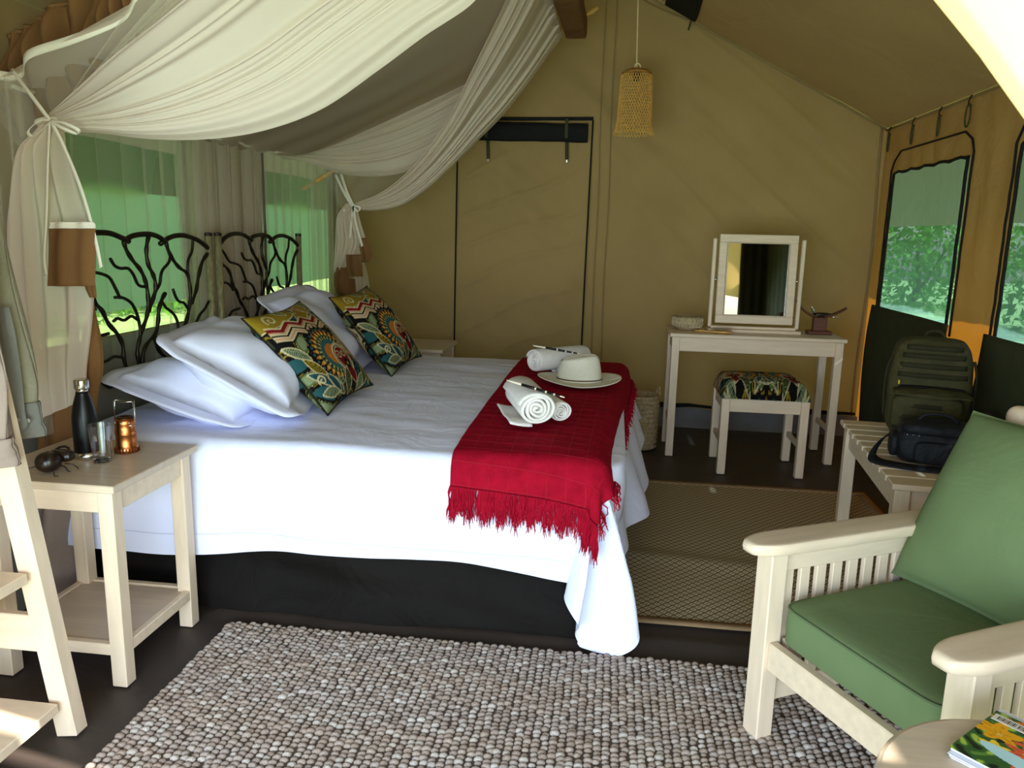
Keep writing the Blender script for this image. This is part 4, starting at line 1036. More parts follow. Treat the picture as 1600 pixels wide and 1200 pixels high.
# armchair ---------------------------------------------------------------------
AC = thing('armchair', 'pale wooden slatted-side armchair holding green cushions in the right foreground', 'armchair', (.437, 1.905, 0), math.radians(28.4))
AW, AL, AZ = .555, .70, .555
for i, y in enumerate((0, -AW)):
    sg = 1 if i == 0 else -1
    b = MB(); b.box((0, y, (AZ - .028) / 2), (.05, .058, AZ - .028), bev=.003); obj('leg', b, wood_v, AC)
    obj('leg', MB().beam((AL - .04, y, AZ - .028), (AL + .05, y, 0), .05, .045, up=(0, 1, 0)), wood_v, AC)
    def arm(p, y=y):
        p = p.copy(); t_ = (p.x + .42) / .84
        if p.x < -.33: p.y *= 1 - .5 * ((-.33 - p.x) / .09) ** 2
        return p
    obj('armrest', MB().rbox((AL / 2 - .015, y, AZ - .009), (.84, .098, .032), .22, 48, 10, fn=arm), wood, AC, smooth=True)
    obj('upper_rail', MB().box((AL / 2, y, AZ - .055), (AL - .075, .024, .058)), wood, AC)
    obj('lower_rail', MB().box((AL / 2, y, .135), (AL - .04, .024, .056)), wood, AC)
    obj('seat_rail', MB().box((AL / 2, y - sg * .03, .262), (AL - .075, .022, .056)), wood, AC)
    for k in range(12): obj('slat', MB().box((.052 + k * .0535, y, (AZ - .083 + .163) / 2), (.031, .014, AZ - .083 - .163 + .004), bev=.0015), wood_v, AC)
obj('front_rail', MB().box((.0, -AW / 2, .252), (.026, AW - .06, .076)), wood, AC)
obj('seat_board', MB().box((AL / 2, -AW / 2, .285), (AL - .10, AW - .07, .012)), wood, AC)
BT = Matrix.Rotation(math.radians(20), 3, 'Y')
for y in (-.055, -AW + .055):
    obj('back_post', MB().beam((.55, y, .25), (.735, y, .80), .042, .036, up=(0, 1, 0)), wood_v, AC)
    obj('finial', MB().rbox((.752, y, .835), (.06, .062, .07), .85, 18, 12), wood, AC, smooth=True)
for z in (.36, .74): obj('back_rail', MB().beam((.55 + (z - .25) * .336, -.07, z), (.55 + (z - .25) * .336, -AW + .07, z), .022, .07, up=BT @ Vector((0, 0, 1))), wood, AC)
for k in range(7):
    y = -.10 - k * (AW - .20) / 6; obj('back_slat', MB().beam((.587, y, .38), (.70, y, .72), .03, .012, up=(1, 0, -.33)), wood_v, AC)
def to_world(o, p): return Matrix.Rotation(o.rotation_euler.z, 3, 'Z') @ Vector(p) + o.location
sc_ = thing('seat_cushion', 'flat green seat cushion on the armchair', 'cushion', AC.location + Vector((0, 0, .292)), AC.rotation_euler.z, 'green armchair cushions')
scf = lambda p: Vector((p.x + .006 * nz(p, 4), p.y, p.z + (.014 * (1 - (p.x / .3) ** 2) * (1 - (p.y / .26) ** 2) if p.z > 0 else 0) + .004 * nz(p, 6)))
obj('cover', MB().rbox((.315, -AW / 2, .060), (.63, .475, .115), .16, 60, 16, fn=scf), green, sc_, smooth=True)
P = []
for a in np.linspace(0, 2 * PI, 90):
    e = .16; sg = lambda w: math.copysign(abs(w) ** e, w); P.append((.315 + .3135 * sg(math.cos(a)), -AW / 2 + .236 * sg(math.sin(a)), .1075))
obj('piping', MB().tube(P, .0028, 6), M('green_piping', rgb(92, 108, 74), .9, var=.03), sc_, smooth=True)
bo = to_world(AC, (.52, -AW / 2 + .012, .632)); Rz = Matrix.Rotation(AC.rotation_euler.z, 3, 'Z')
bc = pillow('back_cushion', pillow_fn((.52), .50, .20, .04, 4, .006, .5), frame(bo, Rz @ Vector((0, -1, 0)), Rz @ Vector((.46, 0, .89))), green, 40)
tag(bc, 'square green cushion leaning on the back of the armchair', 'cushion', 'green armchair cushions')

# round table and magazines ------------------------------------------------------
RT = thing('round_side_table', 'small round pale wooden table in the bottom right corner under magazines', 'table', (.665, 1.05, 0))
obj('tabletop', MB().lathe([(0, .476), (.225, .476), (.236, .48), (.238, .488), (.235, .497), (.228, .5), (0, .5)], n=72), wood_t, RT, smooth=False)
for k in range(4):
    a = k * PI / 2 + .6; obj('leg', MB().beam((.13 * math.cos(a), .13 * math.sin(a), .476), (.17 * math.cos(a), .17 * math.sin(a), 0), .04, .04, up=(math.cos(a), math.sin(a), 0)), wood_v, RT)
obj('apron', MB().lathe([(.15, .43), (.165, .43), (.165, .476), (.15, .476)], n=40), wood, RT)
a0, b0 = onz(1482, 1170, .512), onz(1556, 1114, .512)
ex = (b0 - a0).normalized(); ey = Vector((ex.y, -ex.x, 0))
def magazine(label, org, ang, z0, th, w, h, cover):
    R = Matrix.Rotation(ang, 3, 'Z'); X, Y = R @ ex, R @ ey
    t = thing('magazine', label, 'magazine', (org.x, org.y, z0), 0, 'magazines on the round table')
    P = lambda x, y, z: X * x + Y * y + Vector((0, 0, z))
    b = MB(); nn = 6
    obj('pages', b.box(P(w / 2, h / 2, th / 2), (w - .004, h - .004, th - .001), Matrix((X, Y, Vector((0, 0, 1)))).transposed(), .0008), pagesm, t)
    if cover:
        n = 130; m = MB().grid(lambda u, v: P(w * u, h * v, th + .0006 + .010 * max(0, .16 - u * .9 - v * .0) * 0), n, n)
        g = np.linspace(0, 1, n + 1); U, V = np.meshgrid(g, g, indexing='ij')
        lin = lambda r, g_, b_: np.array(rgb(r, g_, b_)[:3]); im = np.zeros(U.shape + (3,)) + lin(52, 92, 44)
        wv = np.sin(U * 31 + 4 * np.sin(V * 17)) + np.sin(V * 37 + U * 13 + 2 * np.sin(U * 23)); im[wv > .7] = lin(96, 140, 60); im[wv > 1.35] = lin(170, 196, 70); im[wv < -1.0] = lin(22, 40, 26)
        rg = np.random.default_rng(5 + int(z0 * 1000))
        for k in range(22):
            cx, cy, r = rg.random(), rg.random(), .06 + .10 * rg.random(); c = [lin(240, 168, 22), lin(238, 122, 34), lin(248, 208, 50), lin(226, 96, 60)][k % 4]
            th_ = np.arctan2(V - cy, U - cx); d = np.hypot(U - cx, V - cy) - r * (.75 + .25 * np.cos(th_ * 5 + k)); im[d < 0] = c; im[(d < -.3 * r) & (np.sin(th_ * 9 + k) > .2)] = c * .72; im[np.abs(d + r * .85) < .010] = lin(250, 226, 150)
        bl = ((U - .30) / .10) ** 2 + ((V - .30 + .9 * (U - .3)) / .20) ** 2; im[bl < 1] = lin(190, 226, 230)
        sq = np.abs((V - .47) - .03 * np.sin(U * 60)) < .008; im[sq & (U > .32) & (U < .52)] = lin(245, 245, 240)
        m.col = np.concatenate([im.reshape(-1, 3), np.ones(((n + 1) ** 2, 1))], 1); obj('cover', m, glossp, t)
        s = obj('barcode_sticker', MB().box(P(w - .022, .032, th + .0012), (.022, .056, .0006), Matrix((X, Y, Vector((0, 0, 1)))).transposed(), .0001), hemm, t)
        bb = MB()
        for k in range(16):
            if k != 11: bb.box(P(w - .022, .012 + k * .0026, th + .0017), (.012, .0008 + .0007 * (k % 3 == 0), .0002), Matrix((X, Y, Vector((0, 0, 1)))).transposed(), 0)
        obj('barcode_bars', bb, black_edge, s)
    else: obj('cover', MB().box(P(w / 2, h / 2, th), (w, h, .0006), Matrix((X, Y, Vector((0, 0, 1)))).transposed(), .0001), pagesm, t)
    return t
magazine('thin plain booklet, lowest under the flowered magazine', a0 - ex * .006 + ey * .004, .05, .5002, .004, .20, .27, False)
magazine('thin white-edged booklet directly under the flowered magazine', a0 - ex * .008 + ey * .002, .02, .5052, .004, .20, .27, False)
magazine('magazine with orange and yellow flowers on its cover and a barcode sticker', a0, 0, .5104, .005, .17, .26, True)
magazine('second flowered magazine tilted on top, at the right picture edge', a0 + ex * .145 + ey * .055, -.55, .5162, .006, .18, .25, True)

# rugs -----------------------------------------------------------------------------
rug = thing('chunky_rug', 'chunky bobbled grey-brown jute rug on the floor in the foreground', 'rug', (-.1, 1.6, 0))
obj('backing', MB().box((-.06, 1.50, .006), (2.30, 1.44, .010)), M('rug_backing', rgb(88, 74, 64), .95), rug, world=True)
px_, py_ = .0225, .0185; nx, ny = int(2.30 / px_), int(1.02 / py_)
base = [(math.cos(a) * r, math.sin(a) * r, z) for r, z in ((1.0, 0), (.86, .62), (.42, .98)) for a in np.linspace(0, 2 * PI, 8, endpoint=False)] + [(0, 0, 1.06)]
bf = [(i * 8 + k, i * 8 + (k + 1) % 8, (i + 1) * 8 + (k + 1) % 8, (i + 1) * 8 + k) for i in range(2) for k in range(8)] + [(16 + k, 16 + (k + 1) % 8, 24) for k in range(8)]
base = np.array(base); VV = []; FF = []; CC = []; c1, c2, c3, c4 = [np.array(rgb(*c)[:3]) for c in ((164, 150, 140), (146, 130, 118), (178, 168, 158), (170, 144, 118))]
for i in range(nx):
    for j in range(ny):
        cx = -1.21 + .5 * px_ + i * px_ + rng.normal() * .0016; cy = 2.222 - .5 * py_ - j * py_ + rng.normal() * .0016 + (.5 * py_ if i % 2 else 0) * .6
        s = 1 + .10 * rng.normal(); a = .5 * rng.normal() * .5 + .35
        x = base[:, 0] * .0122 * s; y = base[:, 1] * .0102 * s; z = base[:, 2] * .0090 * s
        x2 = x * math.cos(a) - y * math.sin(a); y2 = x * math.sin(a) + y * math.cos(a)
        o0 = len(VV) * 25; VV.append(np.stack([cx + x2, cy + y2, .009 + z], 1)); FF += [tuple(q + o0 for q in f) for f in bf]
        k = rng.random(); tone = .5 + .5 * math.sin(cy * 26 + nz((cx, cy, 0), 2.0) * 4); c = c1 * k + c2 * (1 - k)
        if rng.random() < .22: c = c3
        c = c * (1 - .25 * tone) + c4 * .20 * tone; CC.append(np.tile(np.append(c * (1.06 + .22 * rng.random()), 1), (25, 1)))
m = MB(); m.v = np.concatenate(VV).tolist(); m.f = FF; m.col = np.concatenate(CC)
obj('knots', m, M('jute_knots', (1, 1, 1, 1), .9, paint=True, bump=.9, bs=260, spec=.1), rug, smooth=True, world=True, kind='stuff')

def r2z(x, y): return .006 + .010 * math.exp(-((y - (3.02 - .10 * (x - .1))) / .07) ** 2) + .002 * nz((x, y, 0), 4)
fr_ = thing('flat_rug', 'flat diamond-woven jute rug between the bed and the bench', 'rug', (.7, 3.2, 0), 0)
RX0, RX1, RY0, RY1 = .02, 1.36, 2.46, 4.06
obj('weave', MB().grid(lambda u, v: ((RX0 + .04) + (RX1 - RX0 - .08) * u, (RY0 + .04) + (RY1 - RY0 - .08) * v, r2z(RX0 + (RX1 - RX0) * u, RY0 + (RY1 - RY0) * v) + .002), 40, 80), jutef, fr_, smooth=True, world=True)
for (x0, x1, y0, y1) in ((RX0, RX1, RY0, RY0 + .045), (RX0, RX1, RY1 - .045, RY1), (RX0, RX0 + .045, RY0 + .045, RY1 - .045), (RX1 - .045, RX1, RY0 + .045, RY1 - .045)):
    obj('border', MB().grid(lambda u, v: (x0 + (x1 - x0) * u, y0 + (y1 - y0) * v, r2z(x0 + (x1 - x0) * u, y0 + (y1 - y0) * v) + .004), 30 if x1 - x0 > .1 else 2, 40 if y1 - y0 > .1 else 2), juteb, fr_, smooth=True, world=True, sol=.004)

# ladder shelf and clothes ------------------------------------------------------------
LS = thing('ladder_shelf', 'pale wooden ladder shelf with slanting legs at the left picture edge', 'shelf', (-1.6, 1.35, 0))
lx = lambda z: -1.343 - .136 * z
for y in (1.635, 1.00):
    obj('slanted_leg', MB().beam((lx(0) , y, .0), (lx(1.5), y, 1.5), .045, .058, up=(1, 0, .13)), wood_v, LS, world=True)
    obj('leg', MB().box((-1.915, y, .76), (.045, .045, 1.52)), wood_v, LS, world=True)
for z in (.105, .455, .80) : obj('shelf', MB().box(((-1.90 + lx(z) + .012) / 2, 1.318 - .02, z - .014), (lx(z) + 1.90 + .012, .60, .028)), wood_t if z == .8 else wood, LS, world=True)
for z in (.275,): obj('side_board', MB().box(((-1.895 + lx(z) - .02) / 2, 1.636, z), (lx(z) + 1.87, .022, .10)), wood, LS, world=True)
obj('clothes_rail', MB().tube([(lx(1.5), .99, 1.5), (lx(1.5), 1.65, 1.5)], .014, 12), wood, LS, world=True, smooth=True)

def drape_tube(rows, Y, dep, n=24, fold=.006, fk=5, seed=0):
    """rows: (pixel y, left, right) seen at depth Y -> a flattened hollow sleeve"""
    PL = [ony(l, y, Y) for y, l, r in rows]; PR = [ony(r, y, Y) for y, l, r in rows]
    def f(u, v):
        a, b_ = crv(PL, v), crv(PR, v); c = (a + b_) / 2; w = (b_ - a) / 2; th = u * 2 * PI
        q = 1 + .5 * nz((math.cos(th) * 2, math.sin(th) * 2, v * 3 + seed), 1) * .3
        p = c + w * math.cos(th); p.y += dep * math.sin(th) * q + fold * math.sin(fk * th + v * 9 + seed); p.x += fold * .6 * math.sin(v * 17 + fk * th); return p
    return MB().grid(f, n * 2, 30)
s = thing('shirt', 'sage green cotton shirt with a buttoned cuff hanging at the left edge', 'shirt', ony(10, 300, 1.75))
obj('sleeve', drape_tube([(-60, -120, -40), (60, -110, -40), (200, -100, -30), (300, -95, -18), (350, -90, 3), (440, -80, 21), (540, -62, 42), (600, -48, 54), (640, -40, 60)], 1.75, .035, fk=3), shirtm, s, smooth=True, world=True, sol=.002)
obj('cuff', drape_tube([(628, -10, 58), (655, -8, 65), (681, -6, 71)], 1.745, .030, fold=.002, fk=2), shirtd, s, smooth=True, world=True, sol=.003)
obj('placket', drape_tube([(480, -6, 14), (560, 0, 30), (628, 6, 38), (664, 12, 42), (677, 14, 30)], 1.70, .006, fold=.002, fk=2), shirtd, s, smooth=True, world=True)
for (x, y) in ((29, 656), (45, 657)): obj('button', MB().lathe([(0, 0), (.0045, 0), (.0055, .001), (.0055, .002), (.004, .0028), (0, .0022)], ony(x, y, 1.688 if x < 40 else 1.706), 14, R=Matrix.Rotation(PI / 2, 3, 'X')), M('button', rgb(150, 150, 140), .3), s, smooth=True, world=True)
s = thing('shirt', 'taupe cotton garment whose hem hangs just above the ladder shelf leg', 'shirt', ony(-20, 500, 1.60))
obj('sleeve', drape_tube([(-60, -160, -60), (200, -150, -50), (420, -130, -20), (520, -110, -8), (600, -90, 8), (690, -75, 16)], 1.60, .04, fk=4, seed=2), taupem, s, smooth=True, world=True, sol=.002)
obj('cuff', drape_tube([(685, -78, 17), (705, -76, 24), (727, -74, 31)], 1.595, .036, fold=.002, fk=3, seed=2), taupem, s, smooth=True, world=True, sol=.003)

# pendant lamp --------------------------------------------------------------------------
PLx, PLy = .086, 4.85
pn = thing('pendant_lamp', 'woven bamboo pendant lamp hanging on a cord before the back wall', 'lamp', (PLx, PLy, 1.90))
def prf(h): return .106 + .012 * max(0, 1 - h / .09) ** 1.6 * 1.0 - .016 * h / .36 + (-.09 * max(0, (h - .33) / .045) ** 2)
b = MB()
for sg in (-1, 1):
    for k in range(40):
        a0_ = k / 40 * 2 * PI; P = []
        for h in np.linspace(0, .362, 14):
            a = a0_ + sg * h * 4.6; r = prf(h) + sg * .0012; P.append((r * math.cos(a), r * math.sin(a), h))
        b.tube(P, .0022, 4, False)
obj('woven_shade', b, straw, pn, kind='stuff')
obj('top_band', MB().lathe([(.02, .372), (.05, .37), (.072, .362), (.084, .352), (.090, .343), (.088, .342), (.07, .358), (.05, .366), (.02, .368)], n=36), M('bamboo_band', rgb(160, 112, 48), .6, var=.25, ns=50), pn, smooth=True)
b = MB()
for r_, h in ((prf(.345) - .003, .345), (prf(.18) - .004, .18), (prf(.04) - .004, .04)): b.tube([(r_ * math.cos(a), r_ * math.sin(a), h) for a in np.linspace(0, 2 * PI, 40)], .0022, 5)
obj('hoop', b, straw, pn, smooth=True)
obj('cord', MB().tube([(0, 0, .37), (-.004, 0, .42), (-.012, 0, .7), (-.018, 0, roofz(PLx - .018) - 1.90)], .0042, 6), cordm, pn, smooth=True)
obj('knot', MB().tube(cat([(-.006, 0, .372), (-.014, -.004, .385), (-.004, -.008, .40), (.012, -.006, .398), (.020, 0, .384), (.022, 0, .37)], 4), .0038, 6), cordm, pn, smooth=True)
obj('lamp_holder', MB().lathe([(.012, .37), (.018, .36), (.018, .32), (.016, .305), (0, .30)], n=20), M('lamp_holder', rgb(60, 50, 40), .6), pn, smooth=True)
# ================================================================ MOSQUITO NET
YA, YZ = 2.20, 4.60
NT = thing('mosquito_net', 'white draped mosquito net canopy swagged and tied over the bed', 'mosquito net', (-1.1, 3.4, 0))
T1 = ony(78, 188, YA); T2 = ony(549, 322, YZ)
hem0, hem1 = Vector((-1.95, YA, 1.675)), Vector((-.34, YA, 2.395))
hemz = lambda x: hem0.z + (x - hem0.x) / (hem1.x - hem0.x) * (hem1.z - hem0.z) if x > -1.82 else hem0.z + .055
# near swag
UP = [T1 + Vector((0, 0, .02)), ony(120, 140, YA), ony(185, 78, YA), ony(280, 0, YA), ony(400, -95, YA), ony(560, -200, YA), Vector((-.36, YA, 2.38))]
LO = [T1 + Vector((.01, 0, -.03)), ony(150, 207, YA), ony(230, 216, YA), ony(320, 216, YA), ony(410, 202, YA), ony(500, 168, YA), ony(590, 106, YA), ony(660, 54, YA), ony(735, 3, YA), Vector((-.36, YA, 1.99))]
def swag(U_, L_, bel, kf, amp, seed=0, dirv=Vector((0, -1, 0))):
    def f(u, v):
        a, b_ = crv(U_, u), crv(L_, u); p = a.lerp(b_, v)
        w = math.sin(PI * v) ** .8; g = smooth(0, .35, u)
        ph = v * kf * 2 * PI + 2.6 * math.sin(v * 7 + seed) + 1.1 * math.sin(v * 17 + u * 2) + 1.6 * u
        fo_ = math.sin(ph) * (.55 + .45 * math.sin(v * 11 + seed * 2)) + .35 * math.sin(ph * 2.7 + u * 3)
        p = p + dirv * (bel * w * math.sin(PI * min(1, u * .9 + .05)) + amp * (.12 + .88 * g) * fo_ * min(1, (1 - v) * 9 + .1))
        p.z += amp * .35 * (.1 + .9 * g) * math.cos(ph * 1.0 + .6) * min(1, (1 - v) * 9) * min(1, v * 9)
        if v > .93: p = p + dirv * (-.02 * (v - .93) / .07)
        return p
    return f
obj('near_swag', MB().grid(swag(UP, LO, .07, 5.5, .013, 1), 120, 130), netd, NT, smooth=True, world=True)
def sheer_near(u, v):
    x = -1.95 + (.0 + 1.35) * u; top = Vector((x, YA, hemz(x)))
    if x < T1.x: bot = Vector((x * .35 + T1.x * .65 - .02, YA + .01, T1.z - .03 - .25 * (T1.x - x)))
    else: bot = crv(UP, smooth(0, 1, (x - T1.x) / 1.3) * .75)
    p = top.lerp(bot, v); p.y += .035 * math.sin(u * 46 + 3 * math.sin(u * 11)) * (.3 + .7 * (1 - v)) + .01; return p
obj('sheer_panel', MB().grid(sheer_near, 120, 14), nets, NT, smooth=True, world=True)
obj('hem_tape', MB().grid(lambda u, v: sheer_near(u, 0) + Vector((0, -.002, -.012 + .026 * v)), 120, 2), hemm, NT, smooth=True, world=True, sol=.002)
# sheer part left of the tie, going down
obj('sheer_panel', MB().grid(lambda u, v: Vector((-1.96 + .16 * u - .05 * v * (1 - u), YA + .02 + .02 * math.sin(u * 20), (hemz(-1.9)) * (1 - v) + .62 * v)), 30, 16), nets, NT, smooth=True, world=True)
# roof of the net
def nroof(u, v):
    x = -1.89 + 1.55 * u; y = YA + (YZ - YA) * v
    z = 1.70 + .69 * u - .09 * math.sin(PI * u) * math.sin(PI * v) + .008 * math.sin(v * 40 + 4 * u) * (1 - u)
    return Vector((x, y, z))
obj('roof_panel', MB().grid(nroof, 50, 90), net, NT, smooth=True, world=True)
# far side: upper swag
FU = [Vector((-1.89, YZ, 1.73)), Vector((-1.4, YZ, 1.93)), Vector((-.9, YZ, 2.15)), Vector((-.345, YZ, 2.42))]
FLo = [ony(424, 240, YZ - .5), ony(480, 254, YZ - .2), ony(530, 271, YZ), ony(590, 275, YZ), ony(645, 264, YZ), ony(705, 232, YZ), ony(770, 182, YZ), ony(830, 118, YZ), ony(874, 62, YZ)]
obj('far_swag', MB().grid(swag(FU, FLo, .04, 4.5, .014, 3), 90, 60), netd, NT, smooth=True, world=True)
# thin net behind the far tie
G0 = [ony(500, 262, YZ + .02), ony(560, 270, YZ + .02), ony(650, 260, YZ + .02), ony(740, 200, YZ + .02)]; G1 = [ony(532, 325, YZ + .02), ony(552, 322, YZ + .02), ony(610, 302, YZ + .02), ony(700, 225, YZ + .02)]
obj('sheer_panel', MB().grid(lambda u, v: crv(G0, u).lerp(crv(G1, u), v) + Vector((0, .02 * math.sin(u * 25 + v * 4), 0)), 40, 10), nets, NT, smooth=True, world=True)
# foot swag pulled back to the far corner
EU = [T2 + Vector((0, 0, .01)), ony(600, 298, 4.5), ony(650, 254, 4.3), ony(698, 188, 4.05), ony(742, 100, 3.75), ony(790, 0, 3.4), ony(835, -110, 3.1)]
EL = [T2 + Vector((0, 0, -.02)), ony(585, 329, YZ), ony(625, 322, YZ), ony(665, 298, YZ), ony(705, 262, YZ), ony(745, 222, YZ), ony(785, 182, YZ), ony(830, 126, YZ), ony(876, 60, YZ)]
obj('foot_swag', MB().grid(swag(EU, EL, .05, 7.5, .024, 6, Vector((.35, -.93, 0)).normalized()), 110, 130), netd, NT, smooth=True, world=True)
# sheer curtain behind the headboards
def curtain(y0, y1, xb, nple, amp, ztop, zbot, seed=0):
    L_ = y1 - y0
    def f(u, v):
        a = 2 * PI * nple * u + 1.3 * math.sin(u * 19 + seed); k = 1 - .25 * v
        y = y0 + L_ * u + amp * k * math.sin(a) * (1.15 + .25 * math.sin(u * 31 + seed)); x = xb + amp * .8 * k * math.cos(a)
        return Vector((x, y, ztop + (zbot - ztop) * v + .012 * math.sin(u * 60) * (1 - v)))
    return MB().grid(f, int(nple * 14), 14)
obj('back_curtain', curtain(2.26, 5.2, -1.865, 24, .021, 1.715, .40), nets, NT, smooth=True, world=True)
obj('back_curtain', curtain(3.30, 4.02, -1.90, 6, .022, 1.70, .42, 2), net, NT, smooth=True, world=True)
obj('back_curtain', curtain(4.62, 5.0, -1.85, 4, .020, 1.68, .42, 5), nets, NT, smooth=True, world=True)
obj('back_curtain', curtain(3.16, 3.36, -1.87, 2, .02, 1.70, .42, 7), nets, NT, smooth=True, world=True)
obj('back_hem', MB().tube([(-1.86 + .01 * math.sin(y * 9), y, 1.715 + .008 * math.sin(y * 21)) for y in np.linspace(2.26, 5.1, 60)], .007, 6), hemm, NT, smooth=True, world=True)
# tied bundles
def bundle(rows, Y, kf, amp, bow=.05, ph=0, ny=60, bottom=None):
    PL = [ony(l, y, Y) for y, l, r in rows]; PR = [ony(r, y, Y) for y, l, r in rows]
    def f(u, v):
        a, b_ = crv(PL, v), crv(PR, v)
        if bottom and v > .55: a = a + Vector((0, 0, bottom * 0))
        p = a.lerp(b_, u); w = (b_ - a).length
        p.y += -bow * math.sin(PI * u) * min(1, w / .15) + amp * math.sin(u * kf * 2 * PI + ph + .6 * math.sin(v * 3)) * min(1, w / .12)
        if bottom: p.z += bottom * u * smooth(.6, 1, v)
        return p
    return MB().grid(f, 70, ny)
obj('near_bundle', bundle([(186, 66, 92), (205, 58, 100), (240, 28, 108), (300, 14, 126), (360, 8, 146), (440, 12, 150), (520, 26, 147), (600, 40, 140), (660, 56, 138)], YA, 4.5, .014, bottom=.075), netd, NT, smooth=True, world=True)
obj('far_bundle', bundle([(318, 540, 557), (335, 527, 561), (352, 524, 566), (378, 523, 572), (410, 521, 560), (428, 521, 548)], YZ, 3.5, .02, bottom=.05), netd, NT, smooth=True, world=True)
obj('far_bundle', bundle([(400, 545, 566), (430, 550, 574), (470, 553, 578), (530, 553, 578)], YZ + .05, 2, .02), net, NT, smooth=True, world=True)
def tape(pts, w=.011, r=.0):
    P = cat(pts, 6); b = MB()
    b.grid(lambda u, v: P[min(len(P) - 1, int(u * (len(P) - 1) + .5))] + Vector((w * (v - .5) * .9, 0, w * (v - .5) * .5)), len(P) - 1, 1); return b
Yt = YA - .05
for P in ([ony(18, 108, YA), ony(48, 148, Yt), ony(77, 187, Yt)],
          [ony(78, 188, Yt), ony(60, 190, Yt - .02), ony(44, 205, Yt - .02), ony(52, 213, Yt), ony(70, 199, Yt - .01), ony(78, 190, Yt)],
          [ony(78, 188, Yt), ony(100, 192, Yt - .02), ony(122, 203, Yt - .02), ony(120, 209, Yt), ony(98, 200, Yt - .01), ony(80, 190, Yt)],
          [ony(80, 190, Yt), ony(100, 230, Yt), ony(128, 300, Yt - .02), ony(148, 370, Yt - .02), ony(158, 418, Yt - .02)],
          [ony(77, 190, Yt), ony(74, 260, Yt - .02), ony(72, 340, Yt - .03), ony(69, 400, Yt - .03), ony(72, 430, Yt - .03)]):
    obj('tie_tape', tape(P), hemm, NT, smooth=True, world=True, sol=.002)
obj('tie_band', MB().tube([(T1.x + .034 * math.cos(a), YA - .0 + .034 * math.sin(a), T1.z - .004 + .006 * math.cos(a)) for a in np.linspace(0, 2 * PI, 24)], .008, 6), hemm, NT, smooth=True, world=True)
Yt = YZ - .05
for P in ([ony(524, 272, YZ), ony(536, 298, Yt), ony(550, 322, Yt)], [ony(532, 270, YZ), ony(542, 300, Yt), ony(552, 322, Yt)],
          [ony(550, 320, Yt), ony(538, 326, Yt), ony(540, 331, Yt), ony(551, 322, Yt)], [ony(550, 320, Yt), ony(562, 324, Yt), ony(559, 331, Yt), ony(551, 322, Yt)],
          [ony(552, 322, Yt), ony(549, 345, Yt), ony(547, 372, Yt)], [ony(552, 322, Yt), ony(556, 350, Yt), ony(566, 385, Yt)]):
    obj('tie_tape', tape(P, .016), hemm, NT, smooth=True, world=True, sol=.002)

# canopy support: bamboo pole and canvas sleeve beam
pa, pb = Vector((-1.93, 4.70, 1.545)), Vector((-.15, 4.70, 2.57))
bp = thing('bamboo_pole', 'bamboo pole holding up the net canopy, its tip showing left of the lamp', 'pole', pa)
P = [pa.lerp(pb, t) for t in np.linspace(0, 1, 60)]
obj('cane', MB().tube(P, [.0125 + (.0025 if i % 9 == 4 else 0) for i in range(60)], 10), bamboo, bp, smooth=True, world=True)
q = pa.lerp(pb, .925)
obj('lashing', MB().tube(cat([q + Vector((.02, -.01, .62)), q + Vector((.008, -.012, .3)), q + Vector((0, -.016, .01)), q + Vector((-.02, -.016, -.02)), q + Vector((-.034, -.01, -.03)), q + Vector((-.012, -.012, -.035)), q + Vector((.004, -.014, -.01)), q + Vector((.022, -.012, -.03)), q + Vector((.026, -.012, -.06))], 5), .0055, 6), cordm, bp, smooth=True, world=True)
bmz = thing('canopy_beam', 'brown canvas-covered beam along the foot end of the net canopy', 'beam', (-.27, 2.2, 2.35))
def bmf(u, v):
    y = 2.15 + 2.53 * u; a = v * 2 * PI; z = 2.30 + .14 * u
    c = Vector((-.27, y, z + .02)); e = .35
    sg = lambda w: math.copysign(abs(w) ** e, w)
    return c + Vector((sg(math.cos(a)) * .062, 0, sg(math.sin(a)) * .06 + .004 * math.sin(y * 14)))
mm = MB().grid(bmf, 30, 24); obj('canvas_sleeve', mm, brown, bmz, smooth=True, world=True)
obj('end_cap', MB().box((-.27, 4.675, 2.46), (.118, .012, .118)), brown, bmz, world=True)

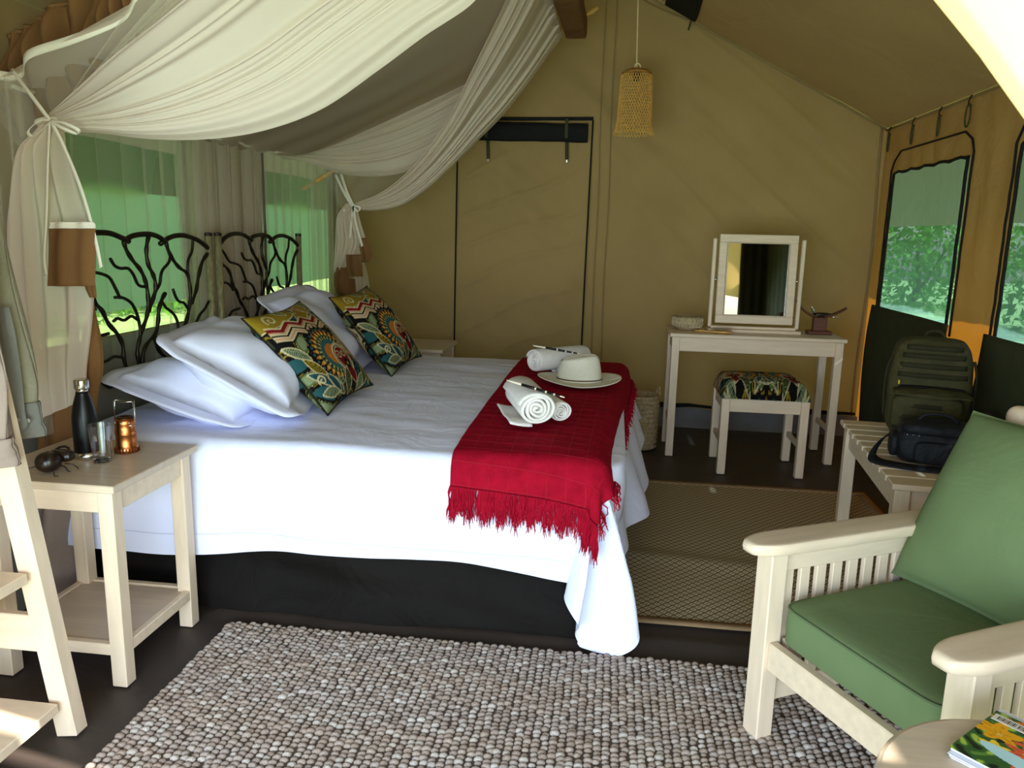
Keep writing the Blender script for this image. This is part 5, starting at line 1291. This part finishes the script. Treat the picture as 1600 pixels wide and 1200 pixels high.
# brown canvas hangings -------------------------------------------------------------
def val(u, v):
    x = -1.965 + 1.0 * u; zt = roofz(x) - .02 if False else 1.95 + .44 * (x + 1.82); zb = 1.66 + .44 * (x + 1.82) - .04
    a = u * 120 + 3.5 * math.sin(u * 14)
    return Vector((x + .004 * math.cos(a), 2.40 + .022 * math.sin(a) - .05 * math.sin(PI * v) + .02 * math.sin(v * 9 + u * 20), zt + (zb - zt) * v + .006 * math.sin(a * .5) * v))
vo = thing('canvas_valance', 'gathered brown canvas roll above the near end of the net, top left', 'curtain', (-1.5, 2.4, 1.8))
obj('pleats', MB().grid(val, 420, 20), brown, vo, smooth=True, world=True)
obj('binding', MB().tube([val(u, 0) for u in np.linspace(0, 1, 60)], .008, 6), brown, vo, smooth=True, world=True)
def bquad(rows, Y, amp=.01, k=2.0):
    return bundle(rows, Y, k, amp, .01, 0, 16)
hg = thing('brown_drape', 'brown canvas edging gathered into the near net bundle, above the bottle', 'curtain', ony(110, 500, 2.2))
obj('band', bquad([(355, 76, 149), (400, 75, 149), (447, 74, 148)], YA - .07, .006), brown, hg, smooth=True, world=True, sol=.003)
obj('top_hem', bquad([(347, 78, 146), (351, 77, 148), (357, 76, 149)], YA - .072, .006), hemm, hg, smooth=True, world=True, sol=.003)
obj('fold', bquad([(438, 130, 148), (452, 134, 150), (465, 140, 151)], YA - .02, .004), brown, hg, smooth=True, world=True, sol=.003)
obj('hanging_edge', bquad([(470, 138, 146), (495, 138, 150), (525, 126, 157), (560, 128, 161), (585, 130, 160), (608, 136, 154), (650, 120, 150)], YA + .03, .012, 1.4), brown, hg, smooth=True, world=True, sol=.003)
obj('hanging_edge', bquad([(560, 62, 140), (620, 60, 140), (680, 58, 142), (735, 58, 145)], YA + .07, .012, 1.6), brown, hg, smooth=True, world=True, sol=.003)
hg = thing('brown_drape', 'brown canvas edging gathered into the far net bundle, behind the far cushion', 'curtain', ony(550, 430, 4.55))
for rows, y_ in (([(372, 560, 572), (385, 561, 578), (400, 564, 581), (410, 565, 576)], YZ - .02), ([(398, 541, 562), (415, 541, 565), (432, 545, 567)], YZ - .06), ([(418, 523, 544), (440, 521, 545), (455, 524, 547), (463, 530, 552)], YZ - .04), ([(436, 535, 555), (460, 532, 557), (490, 530, 560)], YZ + .0)):
    obj('fold', bquad(rows, y_, .012, 1.2), brown, hg, smooth=True, world=True, sol=.003)
# far side door curtain: brown and white cloth low behind the bedside table
hg = thing('hanging_cloth', 'taupe canvas wall flap hanging behind the bedside table legs', 'cloth', (-1.7, 2.3, 0))
obj('panel', bundle([(770, 58, 142), (830, 56, 140), (900, 60, 138), (960, 70, 136)], 2.28, 1.6, .02), taupem, hg, smooth=True, world=True, sol=.003)
